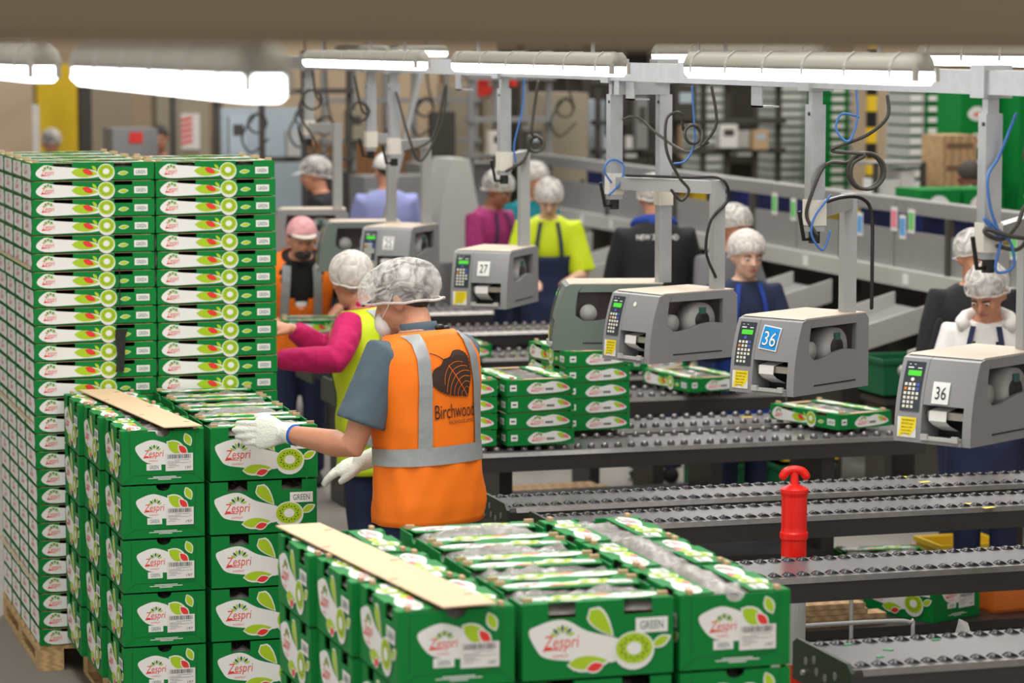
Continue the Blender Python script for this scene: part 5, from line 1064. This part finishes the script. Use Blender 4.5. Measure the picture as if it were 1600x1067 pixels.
# --- capped man facing us
m3 = Person((3.53, 15.95, 0), R(172), 1.60, 'person in orange vest and red and white cap looking down, facing us', 30, (6, -6), SKIN, .009)
m3.joints(L=((-.27, .05, 1.05), (-.15, .32, .98), (.6, .8, 0), (0, 0, 1)), Rr=((.28, .05, 1.05), (.2, .34, .98), (-.4, .9, 0), (0, 0, 1)))
m3.body(.5); m3.trousers(); m3.shirt(BCLOTH, 1.5, .014, .5); m3.face(); m3.hair(HAIRD, .05, -.05)
m3.vest(ORANGE, .47, .028, 1.05, .665, .58)
cp = m3.cap_shell('cap', mat('cap_red_white', (236, 160, 164), .7, 0, .5, 30), (.09, .11, .1), (0, -.012, .035), .05, .0, .0, 0); m3.visor(mat('cap_visor', (214, 200, 190), .7), .05, .07, .08, cp)
b = B(); b.ell(m3.hp(0, .046, -.068), (.05, .052, .042), m3.hm, 0, 16, 10); b.build('beard', HAIRD, m3.o, True)
p_ = B(); p_.ell(m3.surf(.0, .69, True, .016, 1.0), (.035, .004, .035), Matrix.Rotation(.2, 3, 'X')); p_.build('chest_print', PAPER, m3.o, True)
tray(3.56, 15.42, .93, -.2, 'green fruit tray held in the hands of the capped man', 'trays on the packing lanes', True)
# --- background packers
def packer(x, y, rz, H, label, top, skin=SKIN, lean=12, head=(0, 20), frac=1.9, apron=None, net=True, netm=None, hairm=HAIRG, face=True, wz=.98, cap=None):
    p = Person((x, y, 0), R(rz), H, label, lean, head, skin, .012, 'packers in the background')
    k = H/1.75; p.joints(L=((-.25*k, .1, 1.06*k), (-.14, .36, wz), (.3, .9, -.2), (0, .2, 1)), Rr=((.25*k, .1, 1.06*k), (.14, .36, wz), (-.3, .9, -.2), (0, .2, 1)))
    p.body(.5); p.trousers(); p.shirt(top, frac, .017, .47)
    if face: p.face()
    p.hair(hairm, .055, -.06)
    if net: p.net(netm or NET, int(x*10), 1.04, .03)
    if apron: p.apron(apron)
    return p
w = packer(5.66, 11.52, 150, 1.54, 'person in white hooded top, hairnet and navy apron looking down at right', WCL, SKIN2 if False else SKIN, 12, (-18, 26), 1.95, NAVY); w.hood(WCL)
for sd in (-1, 1):
    a = w.arms[0 if sd < 0 else 1]; b = B(); b.tube([a[1]+V((sd*.06, 0, .045)), a[1].lerp(a[2], .4)+V((sd*.062, .0, .0)), a[1].lerp(a[2], .85)+V((sd*.052, -.01, 0))], [.022, .03, .022], 8, 0, True, .5); b.build('sleeve_stripe', BCLOTH, w.o, True)
    xz, fc = w.grid(sd*.05-.006, sd*.05+.006, .70*w.H, .8*w.H, 1, 8); w.patch('drawstring', BCLOTH, xz, fc, True, .026, 1.0, w.o)
packer(6.02, 12.42, 160, 1.62, 'person in black with hairnet behind the white hooded top', BCLOTH, SKIN, 6, (20, 10), 1.95)
packer(5.38, 13.78, 176, 1.54, 'older person with white hairnet and royal blue apron facing us', NAVY, SKIN3, 6, (4, 8), 1.9, BLUEC, True, NETW, HAIRG)
packer(5.80, 15.15, 200, 1.60, 'person in grey with hairnet standing behind the blue apron', GCL, SKIN, 8, (0, 10), 1.9)
bk = packer(5.5, 15.45, -12, 1.76, 'person in black jacket with blue collar seen from behind', BCLOTH, SKIN, 10, (0, 14), 1.95, None, True, None, HAIRG, False); bk.collar(BLUEC, .075); bk.hood(BLUEC)
bb = B()
for pl in [[(-.12+.24*vv[0], 1.375+.03*vv[1]) for vv in [text2d('NEW ZEALAND')[0][i] for i in f]] for f in text2d('NEW ZEALAND')[1]]:
    fs = [bk.surf(x, z/bk.H, False, .026, 1.0) for x, z in pl]
    if all(fs): bb.face(fs)
bb.build('back_lettering', WHITE, bk.o, recalc=False)
packer(5.72, 18.2, 165, 1.62, 'person in lime shirt and navy apron with hairnet looking down', LIMEV, SKIN3, 14, (0, 26), .95, NAVY)
packer(6.02, 19.6, 200, 1.66, 'person in teal top behind the lime shirt', TEAL, SKIN, 6, (0, 10), 1.9)
packer(5.5, 18.95, 215, 1.64, 'person in magenta plaid shirt and navy apron with hairnet', PLAID, SKIN2, 12, (0, 20), 1.95, NAVY, True, None, HAIRD)
lv = packer(5.1, 20.1, -10, 1.72, 'person in lavender fleece and white cap seen from behind', LAV, SKIN, 4, (20, 6), 1.95, None, False, None, HAIRD, False); c_ = lv.cap_shell('cap', WCL, (.09, .11, .1), (0, -.012, .035), .05, .0); lv.visor(WCL, .05, .07, .08, c_)
wk = packer(4.75, 20.5, 60, 1.68, 'person in black and white top with pale cap beside the lavender fleece', BCLOTH, SKIN, 8, (10, 10), 1.5, None, True, NET, HAIRD); wk.visor(WCL, .05, .07)
packer(8.6, 18.0, 185, 1.74, 'dark-haired person bending behind the green cartons at right', BCLOTH, SKIN2, 14, (0, 30), 1.9, None, False, None, HAIRD)
packer(3.59, 26.8, 180, 1.72, 'person with dark hair in the far left background', GCL, SKIN, 8, (0, 20), 1.9, None, True, None, HAIRD)
packer(4.28, 24.9, 170, 2.02*.9, 'person in dark clothes standing far left behind the lamp', BCLOTH, SKIN, 2, (0, 10), 1.9, None, False, None, HAIRD)
